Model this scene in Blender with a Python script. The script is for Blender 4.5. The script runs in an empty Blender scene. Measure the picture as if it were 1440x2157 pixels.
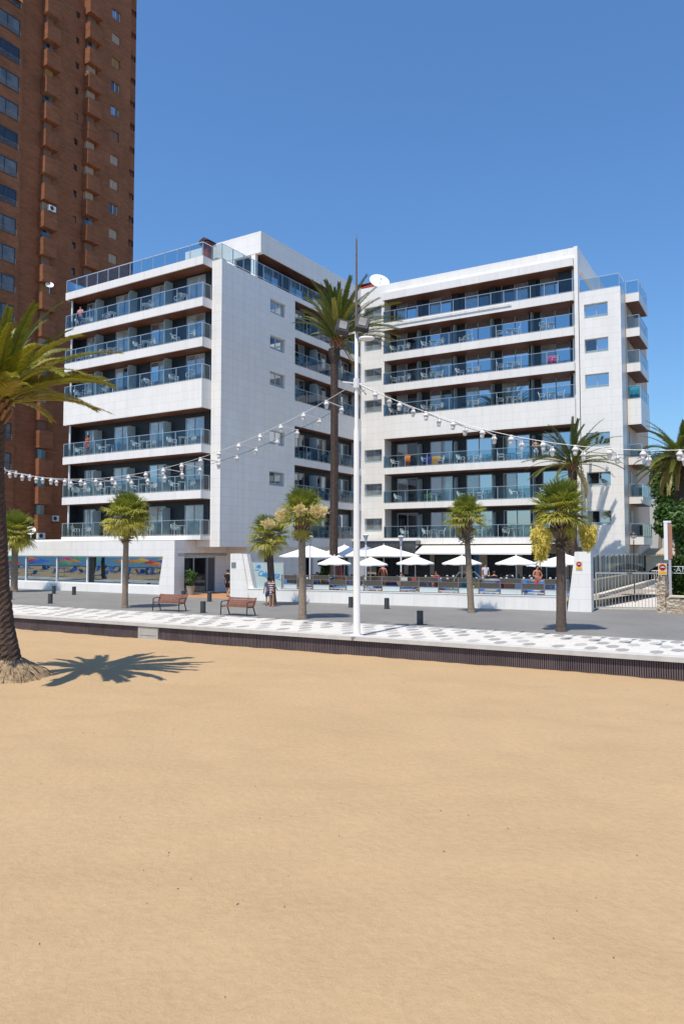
import bpy, bmesh, math, random
from math import sin, cos, pi, radians, sqrt, atan2, tan
from mathutils import Vector, Matrix, noise as mnoise
random.seed(7)
SC = bpy.context.scene
COL = SC.collection
# ------------------------------------------------------------------ camera
FPX, CAMZ = 1580.0, 3.1
PITCH = math.atan((1158 - 1078.5) / FPX)
cd = bpy.data.cameras.new('camera'); cd.sensor_fit = 'VERTICAL'; cd.sensor_height = 36.0
cd.lens = FPX / 2157 * 36.0; cd.clip_end = 4000; cd.clip_start = .1
cam = bpy.data.objects.new('camera', cd); COL.objects.link(cam)
cam.location = (0, 0, CAMZ); cam.rotation_euler = (pi / 2 + PITCH, 0, 0)
SC.camera = cam
# ------------------------------------------------------------------ sky, sun, exposure
SUN_EL = radians(66); TRAVEL = Vector((.50, .866, 0)).normalized()
w = bpy.data.worlds.new('World'); SC.world = w; w.use_nodes = True
nt = w.node_tree; bg = nt.nodes['Background']
sky = nt.nodes.new('ShaderNodeTexSky'); sky.sky_type = 'NISHITA'; sky.sun_disc = False
sky.sun_elevation = SUN_EL; sky.sun_rotation = atan2(-TRAVEL.x, -TRAVEL.y)
sky.air_density = 1.4; sky.dust_density = 0.5; sky.ozone_density = 9.0; sky.altitude = 0
tint = nt.nodes.new('ShaderNodeMix'); tint.data_type = 'RGBA'; tint.blend_type = 'MULTIPLY'; tint.inputs[0].default_value = 1
tint.inputs[7].default_value = (.635, .785, .905, 1); nt.links.new(sky.outputs[0], tint.inputs[6])
nt.links.new(tint.outputs[2], bg.inputs[0]); bg.inputs[1].default_value = .15
sl = bpy.data.lights.new('sun', 'SUN'); sl.energy = 4.6; sl.angle = radians(.5); sl.color = (1, .915, .78)
sun = bpy.data.objects.new('sun', sl); COL.objects.link(sun)
sd = Vector((TRAVEL.x * cos(SUN_EL), TRAVEL.y * cos(SUN_EL), -sin(SUN_EL)))
sun.rotation_euler = sd.to_track_quat('-Z', 'Y').to_euler(); sun.location = (-40, -50, 100)
SC.view_settings.view_transform = 'Standard'; SC.view_settings.look = 'None'
SC.view_settings.exposure = 0.2; SC.view_settings.gamma = 1.0; SC.view_settings.use_curve_mapping = False
SC.cycles.max_bounces = 8; SC.cycles.transparent_max_bounces = 16
SC.cycles.use_denoising = True
# ------------------------------------------------------------------ materials
MATS = {}
def new_mat(name):
    m = bpy.data.materials.new(name); m.use_nodes = True
    n = m.node_tree; return m, n, n.nodes['Principled BSDF']
def L(n, a, b): n.links.new(a, b)
def noise_node(n, scale, detail=4, coord='Object', rough=.6):
    tc = n.nodes.new('ShaderNodeTexCoord'); t = n.nodes.new('ShaderNodeTexNoise')
    t.inputs['Scale'].default_value = scale; t.inputs['Detail'].default_value = detail; t.inputs['Roughness'].default_value = rough
    L(n, tc.outputs[coord], t.inputs['Vector']); return t
def ramp(n, src, stops):
    r = n.nodes.new('ShaderNodeValToRGB'); e = r.color_ramp.elements
    while len(e) > 2: e.remove(e[-1])
    e[0].position, e[0].color = stops[0][0], (*stops[0][1], 1)
    e[1].position, e[1].color = stops[1][0], (*stops[1][1], 1)
    for p, c in stops[2:]:
        k = e.new(p); k.color = (*c, 1)
    L(n, src, r.inputs[0]); return r
def mixc(n, fac, a, b, mode='MIX'):
    x = n.nodes.new('ShaderNodeMix'); x.data_type = 'RGBA'; x.blend_type = mode
    for i, v in ((0, fac), (6, a), (7, b)):
        if hasattr(v, 'links'): L(n, v, x.inputs[i])
        elif i: x.inputs[i].default_value = (*v, 1)
        else: x.inputs[i].default_value = v
    return x.outputs[2]
def bump(n, b, src, strength, dist=.02):
    k = n.nodes.new('ShaderNodeBump'); k.inputs['Strength'].default_value = strength; k.inputs['Distance'].default_value = dist
    L(n, src, k.inputs['Height']); L(n, k.outputs[0], b.inputs['Normal'])
def mat(name, col, rough=.6, var=.12, scale=3.0, bmp=0, metal=0, spec=.4):
    if name in MATS: return MATS[name]
    m, n, b = new_mat(name)
    t = noise_node(n, scale)
    lo = tuple(c * (1 - var) for c in col); hi = tuple(min(1, c * (1 + var)) for c in col)
    r = ramp(n, t.outputs['Fac'], [(.3, lo), (.7, hi)])
    L(n, r.outputs[0], b.inputs['Base Color'])
    b.inputs['Roughness'].default_value = rough; b.inputs['Metallic'].default_value = metal
    b.inputs['Specular IOR Level'].default_value = spec
    if bmp: bump(n, b, t.outputs['Fac'], bmp)
    MATS[name] = m; return m
def tile_mat(name, col, joint, bw, rh, mortar=.012, rough=.35, var=.05, flat=False):
    m, n, b = new_mat(name)
    tc = n.nodes.new('ShaderNodeTexCoord'); sp = n.nodes.new('ShaderNodeSeparateXYZ'); L(n, tc.outputs['Object'], sp.inputs[0])
    cb = n.nodes.new('ShaderNodeCombineXYZ')
    if flat:
        L(n, sp.outputs[0], cb.inputs[0]); L(n, sp.outputs[1], cb.inputs[1])
    else:
        ad = n.nodes.new('ShaderNodeMath'); L(n, sp.outputs[0], ad.inputs[0]); L(n, sp.outputs[1], ad.inputs[1])
        L(n, ad.outputs[0], cb.inputs[0]); L(n, sp.outputs[2], cb.inputs[1])
    br = n.nodes.new('ShaderNodeTexBrick'); L(n, cb.outputs[0], br.inputs['Vector'])
    br.inputs['Color1'].default_value = (*col, 1); br.inputs['Color2'].default_value = (*[c * (1 - var) for c in col], 1)
    br.inputs['Mortar'].default_value = (*joint, 1); br.inputs['Scale'].default_value = 1
    br.inputs['Mortar Size'].default_value = mortar; br.inputs['Brick Width'].default_value = bw; br.inputs['Row Height'].default_value = rh
    t = noise_node(n, .5, 5); g = ramp(n, t.outputs['Fac'], [(.3, (.97, .97, .97)), (.7, (1.0, 1.0, 1.0))])
    mp = n.nodes.new('ShaderNodeMapping'); mp.inputs['Scale'].default_value = (2.2, 2.2, .13); L(n, tc.outputs['Object'], mp.inputs[0])
    t5 = n.nodes.new('ShaderNodeTexNoise'); t5.inputs['Scale'].default_value = 1.0; t5.inputs['Detail'].default_value = 5; L(n, mp.outputs[0], t5.inputs['Vector'])
    g5 = ramp(n, t5.outputs['Fac'], [(.36, (.955, .95, .94)), (.58, (1.0, 1.0, 1.0))])
    L(n, mixc(n, 1.0, mixc(n, 1.0, br.outputs[0], g.outputs[0], 'MULTIPLY'), g5.outputs[0], 'MULTIPLY'), b.inputs['Base Color'])
    b.inputs['Roughness'].default_value = rough; b.inputs['Specular IOR Level'].default_value = .35
    MATS[name] = m; return m
def glass_mat(name, tint, refl, rcol=(.9, .95, 1), rough=.02):
    m = bpy.data.materials.new(name); m.use_nodes = True; n = m.node_tree; n.nodes.clear()
    o = n.nodes.new('ShaderNodeOutputMaterial'); mx = n.nodes.new('ShaderNodeMixShader')
    tr = n.nodes.new('ShaderNodeBsdfTransparent'); tr.inputs[0].default_value = (*tint, 1)
    gl = n.nodes.new('ShaderNodeBsdfGlossy'); gl.inputs['Color'].default_value = (*rcol, 1); gl.inputs['Roughness'].default_value = rough
    fr = n.nodes.new('ShaderNodeFresnel'); fr.inputs[0].default_value = 1.5
    ad = n.nodes.new('ShaderNodeMath'); ad.operation = 'ADD'; ad.use_clamp = True; ad.inputs[1].default_value = refl
    L(n, fr.outputs[0], ad.inputs[0]); L(n, ad.outputs[0], mx.inputs[0]); L(n, tr.outputs[0], mx.inputs[1]); L(n, gl.outputs[0], mx.inputs[2])
    L(n, mx.outputs[0], o.inputs[0]); MATS[name] = m; return m
def pane_mat(name, base, refl, rough=.03, wav=.0, rc=(.86, .93, 1)):
    m = bpy.data.materials.new(name); m.use_nodes = True; n = m.node_tree; n.nodes.clear()
    o = n.nodes.new('ShaderNodeOutputMaterial'); mx = n.nodes.new('ShaderNodeMixShader')
    d = n.nodes.new('ShaderNodeBsdfDiffuse')
    gl = n.nodes.new('ShaderNodeBsdfGlossy'); gl.inputs['Color'].default_value = (*rc, 1); gl.inputs['Roughness'].default_value = rough
    t = noise_node(n, .9, 2); r = ramp(n, t.outputs['Fac'], [(.35, tuple(c * .7 for c in base)), (.65, tuple(min(1, c * 1.25) for c in base))])
    L(n, r.outputs[0], d.inputs[0])
    if wav:
        bu = n.nodes.new('ShaderNodeBump'); bu.inputs['Strength'].default_value = wav; bu.inputs['Distance'].default_value = .01
        t2 = noise_node(n, 1.3, 1); L(n, t2.outputs['Fac'], bu.inputs['Height']); L(n, bu.outputs[0], gl.inputs['Normal'])
    fr = n.nodes.new('ShaderNodeFresnel'); fr.inputs[0].default_value = 1.5
    ad = n.nodes.new('ShaderNodeMath'); ad.operation = 'ADD'; ad.use_clamp = True; ad.inputs[1].default_value = refl
    L(n, fr.outputs[0], ad.inputs[0]); L(n, ad.outputs[0], mx.inputs[0]); L(n, d.outputs[0], mx.inputs[1]); L(n, gl.outputs[0], mx.inputs[2])
    L(n, mx.outputs[0], o.inputs[0]); MATS[name] = m; return m
def leaf_mat(name, dark, light, old, trans=.3):
    """colour by the mesh attribute Tone (0 young .. 1 old, one value per leaf)"""
    m = bpy.data.materials.new(name); m.use_nodes = True; n = m.node_tree; n.nodes.clear()
    o = n.nodes.new('ShaderNodeOutputMaterial'); at = n.nodes.new('ShaderNodeAttribute'); at.attribute_name = 'Tone'
    r = ramp(n, at.outputs['Fac'], [(0, dark), (.55, light), (1, old)])
    t = noise_node(n, 6, 2); g = ramp(n, t.outputs['Fac'], [(.3, (.8, .8, .8)), (.7, (1.1, 1.1, 1.1))])
    c = mixc(n, 1.0, r.outputs[0], g.outputs[0], 'MULTIPLY')
    pb = n.nodes.new('ShaderNodeBsdfPrincipled'); L(n, c, pb.inputs['Base Color']); pb.inputs['Roughness'].default_value = .45
    pb.inputs['Specular IOR Level'].default_value = .4
    tl = n.nodes.new('ShaderNodeBsdfTranslucent'); L(n, c, tl.inputs[0])
    mx = n.nodes.new('ShaderNodeMixShader'); mx.inputs[0].default_value = trans
    L(n, pb.outputs[0], mx.inputs[1]); L(n, tl.outputs[0], mx.inputs[2]); L(n, mx.outputs[0], o.inputs[0])
    MATS[name] = m; return m
clad = tile_mat('white_cladding', (.85, .825, .785), (.69, .67, .64), 1.25, .62, .012, var=.035)
clad_long = tile_mat('white_stone_slabs', (.83, .805, .765), (.69, .67, .64), 1.5, .75, .012, var=.03)
fascia_m = tile_mat('fascia_panels', (.83, .805, .77), (.6, .59, .57), 1.7, 9, .01)
white = mat('white_paint', (.81, .79, .76), .45, .03)
greymet = mat('brushed_steel', (.55, .57, .58), .35, .06, 4, 0, .7)
lightmet = mat('pale_metal', (.70, .71, .71), .4, .04)
darkmet = mat('dark_metal', (.035, .037, .04), .45, .15)
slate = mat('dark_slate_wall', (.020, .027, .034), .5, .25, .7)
soffit_m = mat('wood_soffit', (.16, .060, .032), .5, .3, .8)
frost = mat('frosted_glass', (.36, .46, .49), .25, .05, 2)
rail_glass = glass_mat('railing_glass', (.58, .72, .78), .01)
clear_glass = glass_mat('clear_glass', (.95, .97, .97), .0)
pane_blue = pane_mat('reflecting_pane', (.03, .045, .06), .50)
pane_dim = pane_mat('curtained_pane', (.25, .27, .27), .22)
pane_curtain = pane_mat('pale_curtain_pane', (.40, .44, .44), .14)
pane_dark = pane_mat('dark_pane', (.012, .014, .018), .12)
shop_glass = pane_mat('shop_window_glass', (.012, .02, .025), .58, .015, .06, (.50, .60, .66))
tower_pane = pane_mat('tower_pane', (.13, .135, .135), .02, .08)
tower_dark = pane_mat('tower_dark_pane', (.025, .027, .03), .03, .08)
plastic = mat('white_plastic', (.78, .79, .80), .4, .03)
canvas = mat('white_canvas', (.82, .80, .76), .8, .04, 2)
black = mat('black_rattan', (.012, .012, .013), .6, .3, 20)
palm_leaf = leaf_mat('date_palm_leaf', (.10, .135, .016), (.33, .30, .025), (.50, .40, .08))
palm_leaf_dark = leaf_mat('dark_date_palm_leaf', (.050, .075, .016), (.14, .165, .025), (.42, .30, .08))
palm_leaf2 = leaf_mat('fan_palm_leaf', (.10, .160, .030), (.31, .33, .045), (.62, .54, .09))
tree_leaf = leaf_mat('tree_leaf', (.020, .055, .010), (.065, .14, .020), (.16, .24, .03))
flower = leaf_mat('palm_flower', (.40, .33, .05), (.78, .64, .11), (.88, .74, .26), .2)
cream_flower = leaf_mat('cream_palm_flower', (.50, .38, .14), (.85, .70, .34), (.92, .80, .52), .2)
# ------------------------------------------------------------------ mesh builder
class MB:
    def __init__(s): s.v = []; s.f = []; s.mi = []; s.tone = []; s.m = 0; s.t = 0.0; s.sm = []; s.smooth = False
    def add(s, vs, fs):
        o = len(s.v); s.v.extend(tuple(p) for p in vs)
        for f in fs: s.f.append([i + o for i in f]); s.mi.append(s.m); s.tone.append(s.t); s.sm.append(s.smooth)
        return s
    def box(s, x0, x1, y0, y1, z0, z1):
        if x0 > x1: x0, x1 = x1, x0
        if y0 > y1: y0, y1 = y1, y0
        return s.add([(x0,y0,z0),(x1,y0,z0),(x1,y1,z0),(x0,y1,z0),(x0,y0,z1),(x1,y0,z1),(x1,y1,z1),(x0,y1,z1)],
              [(3,2,1,0),(4,5,6,7),(0,1,5,4),(1,2,6,5),(2,3,7,6),(3,0,4,7)])
    def quad(s, *p): return s.add(p, [tuple(range(len(p)))])
    def prism(s, prof, axis, a, b):
        """prof: 2-D outline (ccw); axis 'x','y','z' extruded from a to b"""
        def P(u, v, t): return {'x': (t, u, v), 'y': (u, t, v), 'z': (u, v, t)}[axis]
        n = len(prof); vs = [P(u, v, a) for u, v in prof] + [P(u, v, b) for u, v in prof]
        fs = [tuple(range(n))[::-1], tuple(range(n, 2 * n))] + [(i, (i + 1) % n, n + (i + 1) % n, n + i) for i in range(n)]
        return s.add(vs, fs)
    def bar(s, a, b, w, h=None):
        """square-section bar from a to b"""
        h = h or w; a, b = Vector(a), Vector(b); d = (b - a)
        if d.length < 1e-6: return s
        d.normalize(); up = Vector((0, 0, 1)) if abs(d.z) < .95 else Vector((1, 0, 0))
        x = d.cross(up).normalized(); y = x.cross(d)
        vs = [p + x * sx * w / 2 + y * sy * h / 2 for p in (a, b) for sx, sy in ((-1,-1),(1,-1),(1,1),(-1,1))]
        return s.add(vs, [(3,2,1,0),(4,5,6,7),(0,1,5,4),(1,2,6,5),(2,3,7,6),(3,0,4,7)])
    def tube(s, pts, r, n=8, cap=True):
        pts = [Vector(p) for p in pts]; rs = r if isinstance(r, (list, tuple)) else [r] * len(pts)
        vs = []; prev = None
        for i, p in enumerate(pts):
            d = (pts[min(i + 1, len(pts) - 1)] - pts[max(i - 1, 0)]).normalized()
            if prev is None:
                x = d.cross(Vector((0, 0, 1)) if abs(d.z) < .9 else Vector((1, 0, 0))).normalized()
            else: x = (prev - d * prev.dot(d)).normalized()
            prev = x; y = d.cross(x)
            for k in range(n):
                a = 2 * pi * k / n; vs.append(p + (x * cos(a) + y * sin(a)) * rs[i])
        fs = [(i * n + k, i * n + (k + 1) % n, (i + 1) * n + (k + 1) % n, (i + 1) * n + k) for i in range(len(pts) - 1) for k in range(n)]
        if cap: fs += [tuple(range(n))[::-1], tuple(range((len(pts) - 1) * n, len(pts) * n))]
        return s.add(vs, fs)
    def lathe(s, prof, c=(0, 0, 0), n=12):
        """prof: (radius, z) from bottom to top"""
        vs = [(c[0] + r * cos(2*pi*k/n), c[1] + r * sin(2*pi*k/n), c[2] + z) for r, z in prof for k in range(n)]
        m = len(prof); fs = [(i*n+k, i*n+(k+1) % n, (i+1)*n+(k+1) % n, (i+1)*n+k) for i in range(m-1) for k in range(n)]
        fs += [tuple(range(n))[::-1], tuple(range((m-1)*n, m*n))]
        return s.add(vs, fs)
    def ball(s, c, rx, ry=None, rz=None, n=10, m=6):
        ry = ry or rx; rz = rz or rx
        return s.lathe_scaled([(sin(pi * i / m), -cos(pi * i / m)) for i in range(m + 1)], c, rx, ry, rz, n)
    def lathe_scaled(s, prof, c, rx, ry, rz, n):
        vs = [(c[0] + max(r, .02) * rx * cos(2*pi*k/n), c[1] + max(r, .02) * ry * sin(2*pi*k/n), c[2] + z * rz) for r, z in prof for k in range(n)]
        m = len(prof); fs = [(i*n+k, i*n+(k+1) % n, (i+1)*n+(k+1) % n, (i+1)*n+k) for i in range(m-1) for k in range(n)]
        fs += [tuple(range(n))[::-1], tuple(range((m-1)*n, m*n))]
        return s.add(vs, fs)
    def wall(s, p0, d, nrm, length, z0, z1, th, holes=()):
        """vertical wall whose outer face starts at p0 along d; nrm points outwards; holes = (a0,a1,z0,z1)"""
        P = lambda a, z, t=0: (p0[0] + d[0]*a - nrm[0]*t, p0[1] + d[1]*a - nrm[1]*t, z)
        As = sorted({0, length, *[h[0] for h in holes], *[h[1] for h in holes]}); Zs = sorted({z0, z1, *[h[2] for h in holes], *[h[3] for h in holes]})
        for a, b in zip(As, As[1:]):
            for c, e in zip(Zs, Zs[1:]):
                ma, mz = (a + b) / 2, (c + e) / 2
                if any(h[0] < ma < h[1] and h[2] < mz < h[3] for h in holes): continue
                s.quad(P(a,c), P(b,c), P(b,e), P(a,e)); s.quad(P(a,e,th), P(b,e,th), P(b,c,th), P(a,c,th))
        for h in list(holes) + [(0, length, z0, z1)]:
            a, b, c, e = h
            s.quad(P(a,c), P(b,c), P(b,c,th), P(a,c,th)); s.quad(P(a,e), P(b,e), P(b,e,th), P(a,e,th))
            s.quad(P(a,c), P(a,e), P(a,e,th), P(a,c,th)); s.quad(P(b,c), P(b,e), P(b,e,th), P(b,c,th))
        return s
    def xform(s, M, i0=0):
        for i in range(i0, len(s.v)): s.v[i] = tuple(M @ Vector(s.v[i]))
        return s
    def build(s, name, mats, parent=None, loc=None, rotz=0):
        me = bpy.data.meshes.new(name); me.from_pydata(s.v, [], s.f)
        for m in (mats if isinstance(mats, (list, tuple)) else [mats]): me.materials.append(m)
        me.polygons.foreach_set('material_index', s.mi)
        me.polygons.foreach_set('use_smooth', s.sm)
        if any(s.tone):
            a = me.attributes.new('Tone', 'FLOAT', 'FACE'); a.data.foreach_set('value', s.tone)
        me.update()
        o = bpy.data.objects.new(name, me); COL.objects.link(o)
        if loc: o.location = loc
        o.rotation_euler = (0, 0, rotz)
        if parent: o.parent = parent
        return o
def tag(o, label=None, cat=None, group=None, kind=None):
    if label: o['label'] = label
    if cat: o['category'] = cat
    if group: o['group'] = group
    if kind: o['kind'] = kind
    return o
def thing(name, label, cat, loc=(0, 0, 0), rotz=0, group=None):
    o = bpy.data.objects.new(name, None); o.empty_display_size = .2; COL.objects.link(o)
    o.location = loc; o.rotation_euler = (0, 0, rotz)
    return tag(o, label, cat, group)
def copy_tree(o, parent=None):
    c = o.copy(); COL.objects.link(c); c.parent = parent
    for ch in [k for k in o.children]: copy_tree(ch, c)
    return c
def dup(o, loc, rotz=0, label=None, group=None):
    c = copy_tree(o); c.location = loc; c.rotation_euler = (0, 0, rotz)
    if label: c['label'] = label
    if group: c['group'] = group
    return c
def text_mesh(s, name, m, size, parent, M, depth=.01, shear=0.0, spacing=1.0):
    cu = bpy.data.curves.new(name, 'FONT'); cu.body = s; cu.size = size; cu.extrude = depth; cu.shear = shear; cu.space_character = spacing
    cu.align_x = 'CENTER'; cu.align_y = 'CENTER'
    o = bpy.data.objects.new(name, cu); COL.objects.link(o)
    dg = bpy.context.evaluated_depsgraph_get(); me = bpy.data.meshes.new_from_object(o.evaluated_get(dg))
    bpy.data.objects.remove(o); me.materials.clear(); me.materials.append(m)
    me.transform(M); q = bpy.data.objects.new(name, me); COL.objects.link(q); q.parent = parent; return q
ORD = ['first', 'second', 'third', 'fourth', 'fifth', 'sixth', 'seventh', 'eighth']
# ------------------------------------------------------------------ the setting: sand, promenade, sea
def setting():
    # sand: one displaced sheet reaching the horizon (fine grid near the camera)
    m, n, b = new_mat('beach_sand')
    t1 = noise_node(n, .35, 5); t2 = noise_node(n, 9, 6); t3 = noise_node(n, 120, 4, rough=.85); t4 = noise_node(n, 4.5, 3)
    c1 = ramp(n, t1.outputs['Fac'], [(.3, (.420, .294, .166)), (.7, (.454, .321, .184))])
    c2 = ramp(n, t2.outputs['Fac'], [(.35, (.96, .955, .945)), (.65, (1.03, 1.03, 1.03))])
    c3 = ramp(n, t3.outputs['Fac'], [(.30, (.66, .63, .60)), (.5, (1, 1, 1)), (.70, (1.2, 1.2, 1.2))])
    c = mixc(n, 1.0, c1.outputs[0], c2.outputs[0], 'MULTIPLY'); c = mixc(n, .75, c, c3.outputs[0], 'MULTIPLY')
    L(n, c, b.inputs['Base Color']); b.inputs['Roughness'].default_value = .95; b.inputs['Specular IOR Level'].default_value = .1
    a1 = n.nodes.new('ShaderNodeMath'); a1.operation = 'MULTIPLY_ADD'; a1.inputs[1].default_value = .5
    L(n, t4.outputs['Fac'], a1.inputs[0]); L(n, t2.outputs['Fac'], a1.inputs[2])
    a2 = n.nodes.new('ShaderNodeMath'); a2.operation = 'MULTIPLY_ADD'; a2.inputs[1].default_value = .22
    L(n, t3.outputs['Fac'], a2.inputs[0]); L(n, a1.outputs[0], a2.inputs[2])
    bump(n, b, a2.outputs[0], .5, .05)
    xs = [-700, -300, -120, -60] + [-40 + .22 * i for i in range(int(80 / .22) + 1)] + [60, 120, 300, 700]
    ys = [-900, -100, -70, -40, -15, -5] + [2 + .22 * i for i in range(int(44 / .22) + 1)] + [60, 120, 400, 1200]
    vs = []; nx = len(xs)
    for y in ys:
        for x in xs:
            h = 0
            if -41 < x < 41 and 1 < y < 47:
                p = Vector((x, y, 0))
                h = .06 * mnoise.noise(p * .35) + .045 * mnoise.noise(p * 1.1 + Vector((7, 3, 1))) + .024 * mnoise.noise(p * 2.6)
                nn = (x + 1.04) * .491 + (y - 27.9) * .871      # distance from the promenade edge
                if -3 < nn < .5: h = h * .5 + .02 * mnoise.noise(p * 2.2) - .01
            z = -.66 + h - max(0, 20 - max(y, -20)) * .006
            vs.append((x, y, z))
    fs = [(j*nx+i, j*nx+i+1, (j+1)*nx+i+1, (j+1)*nx+i) for j in range(len(ys)-1) for i in range(nx-1)]
    s = MB(); s.smooth = True; s.add(vs, fs); tag(s.build('sand', m), kind='structure')
    rd_ = random.Random(2); s = MB()
    for i in range(110):
        y = rd_.uniform(6.5, 24); x = rd_.uniform(-.42, .42) * y + (1.2 if i % 3 else 0); z = -.66 - max(0, 20 - y) * .006 + .06 * mnoise.noise(Vector((x, y, 0)) * .35) + .045 * mnoise.noise(Vector((x, y, 0)) * 1.1 + Vector((7, 3, 1))) + .024 * mnoise.noise(Vector((x, y, 0)) * 2.6)
        a = rd_.uniform(0, 6.28); l = rd_.choice((.005, .006, .008, .014)); d = Vector((cos(a) * l, sin(a) * l, .004)); s.m = rd_.choice((0, 0, 1)); s.bar(Vector((x, y, z + .006)) - d, Vector((x, y, z + .008)) + d, .007, .006)
    tag(s.build('beach_debris', [mat('dark_twig', (.13, .09, .06), .9, .3, 20), mat('shell_grit', (.30, .25, .20), .8, .3, 20)]), 'scattered tiny twigs and shell bits on the sand', 'debris', kind='stuff')
    s = MB(); s.quad((-2500, -52, -.5), (-2500, -3000, -.5), (2500, -3000, -.5), (2500, -52, -.5))
    m, n, b = new_mat('sea_water'); b.inputs['Base Color'].default_value = (.012, .09, .15, 1); b.inputs['Roughness'].default_value = .25
    t = noise_node(n, .6, 4); bump(n, b, t.outputs['Fac'], .5, .3)
    tag(s.build('sea', m, None, (-1.04, 27.9, 0), radians(-29.4)), kind='structure')
    # promenade frame: x along the kerb, y inland
    R = radians(-29.4); O = (-1.04, 27.9, 0)
    m, n, b = new_mat('promenade_paving')
    t1 = noise_node(n, .25, 6); t2 = noise_node(n, 14, 4); t3 = noise_node(n, 90, 2)
    c1 = ramp(n, t1.outputs['Fac'], [(.3, (.170, .166, .158)), (.7, (.225, .219, .207))]); c2 = ramp(n, t2.outputs['Fac'], [(.3, (.93, .93, .93)), (.7, (1.05, 1.05, 1.05))])
    tc = n.nodes.new('ShaderNodeTexCoord'); br = n.nodes.new('ShaderNodeTexBrick'); L(n, tc.outputs['Object'], br.inputs['Vector'])
    br.inputs['Color1'].default_value = (1, 1, 1, 1); br.inputs['Color2'].default_value = (.93, .93, .93, 1); br.inputs['Mortar'].default_value = (.72, .72, .72, 1)
    br.inputs['Scale'].default_value = 1; br.inputs['Brick Width'].default_value = .6; br.inputs['Row Height'].default_value = .3; br.inputs['Mortar Size'].default_value = .007
    c = mixc(n, 1, c1.outputs[0], c2.outputs[0], 'MULTIPLY'); c = mixc(n, 1, c, br.outputs[0], 'MULTIPLY')
    L(n, c, b.inputs['Base Color']); b.inputs['Roughness'].default_value = .75; bump(n, b, t3.outputs['Fac'], .15, .004)
    s = MB(); s.box(-260, 260, 4.52, 420, -.9, 0); tag(s.build('promenade', m, None, O, R), kind='structure')
    s = MB(); s.box(-120, 60, 4.28, 4.52, -.9, .012); tag(s.build('paving_border', mat('border_stone', (.22, .215, .205), .8, .1, 6), None, O, R), kind='structure')
    # white strip with grey hexagons
    s = MB(); s.box(-120, 60, .42, 4.28, -.9, 0)
    for i in range(-90, 64):
        for j in range(5):
            if random.random() < .2: continue
            cx = i * .97 - j * .42 + random.uniform(-.03, .03); cy = .86 + j * .74; lw_ = .185; ll = .43 * random.uniform(.92, 1.05)
            if not -60 < cx < 45: continue
            s.m = 1 + random.choice((0, 0, 1))
            s.quad(*[(cx + px * lw_, cy + py * ll, .004) for px, py in ((-1, -.5), (0, -1), (1, -.5), (1, .5), (0, 1), (-1, .5))])
    wp = tile_mat('white_paving', (.64, .615, .565), (.48, .465, .435), .8, .4, .012, .7, .05, True)
    tag(s.build('patterned_pavement', [wp, mat('grey_hexagon_tile', (.30, .29, .275), .8, .12, 5), mat('pale_hexagon_tile', (.40, .39, .37), .8, .12, 5)], None, O, R), kind='structure')
    s = MB(); s.box(-120, 60, -.10, .42, -.14, .003); tag(s.build('kerb', mat('kerb_concrete', (.50, .48, .45), .8, .1, 2.5, .1), None, O, R), kind='structure')
    w_ = thing('retaining_wall', 'low dark wall of upright slats between the sand and the promenade kerb', 'wall', O, R)
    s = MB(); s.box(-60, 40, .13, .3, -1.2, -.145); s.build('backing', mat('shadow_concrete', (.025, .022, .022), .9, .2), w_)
    s = MB(); k = -38.0
    while k < 18:
        if not (-8.75 < k < -7.55): s.box(k, k + .042, -.005 + random.uniform(-.004, .004), .05, -1.0, -.15 - random.uniform(0, .01))
        k += .0665
    s.build('slats', mat('wood_composite_slat', (.115, .088, .092), .7, .25, 1.3), w_)
    s = MB(); s.box(-8.72, -7.6, -.06, .07, -1.1, -.16); s.box(-8.6, -7.72, -.075, -.06, -.5, -.46)
    tag(s.build('concrete_block', mat('weathered_concrete', (.40, .39, .36), .85, .14, 3, .3), None, O, R), 'pale concrete block set into the slatted wall at the sand', 'block')
    # driveway behind the gate, entrance floor
    s = MB(); s.quad((13.3, 39.8, .004), (17.6, 38.6, .004), (33, 66, .35), (24.5, 62, .35))
    tag(s.build('driveway', mat('pale_paving', (.56, .52, .47), .85, .1, 1.2)), kind='structure')
    s = MB(); s.quad((-11.3, 49.6, .005), (-6.6, 47.2, .005), (-5.0, 52.5, .005), (-9.0, 55.0, .005))
    tag(s.build('entrance_floor', mat('terracotta_floor', (.42, .22, .11), .6, .15, 2)), kind='structure')
setting()
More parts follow.
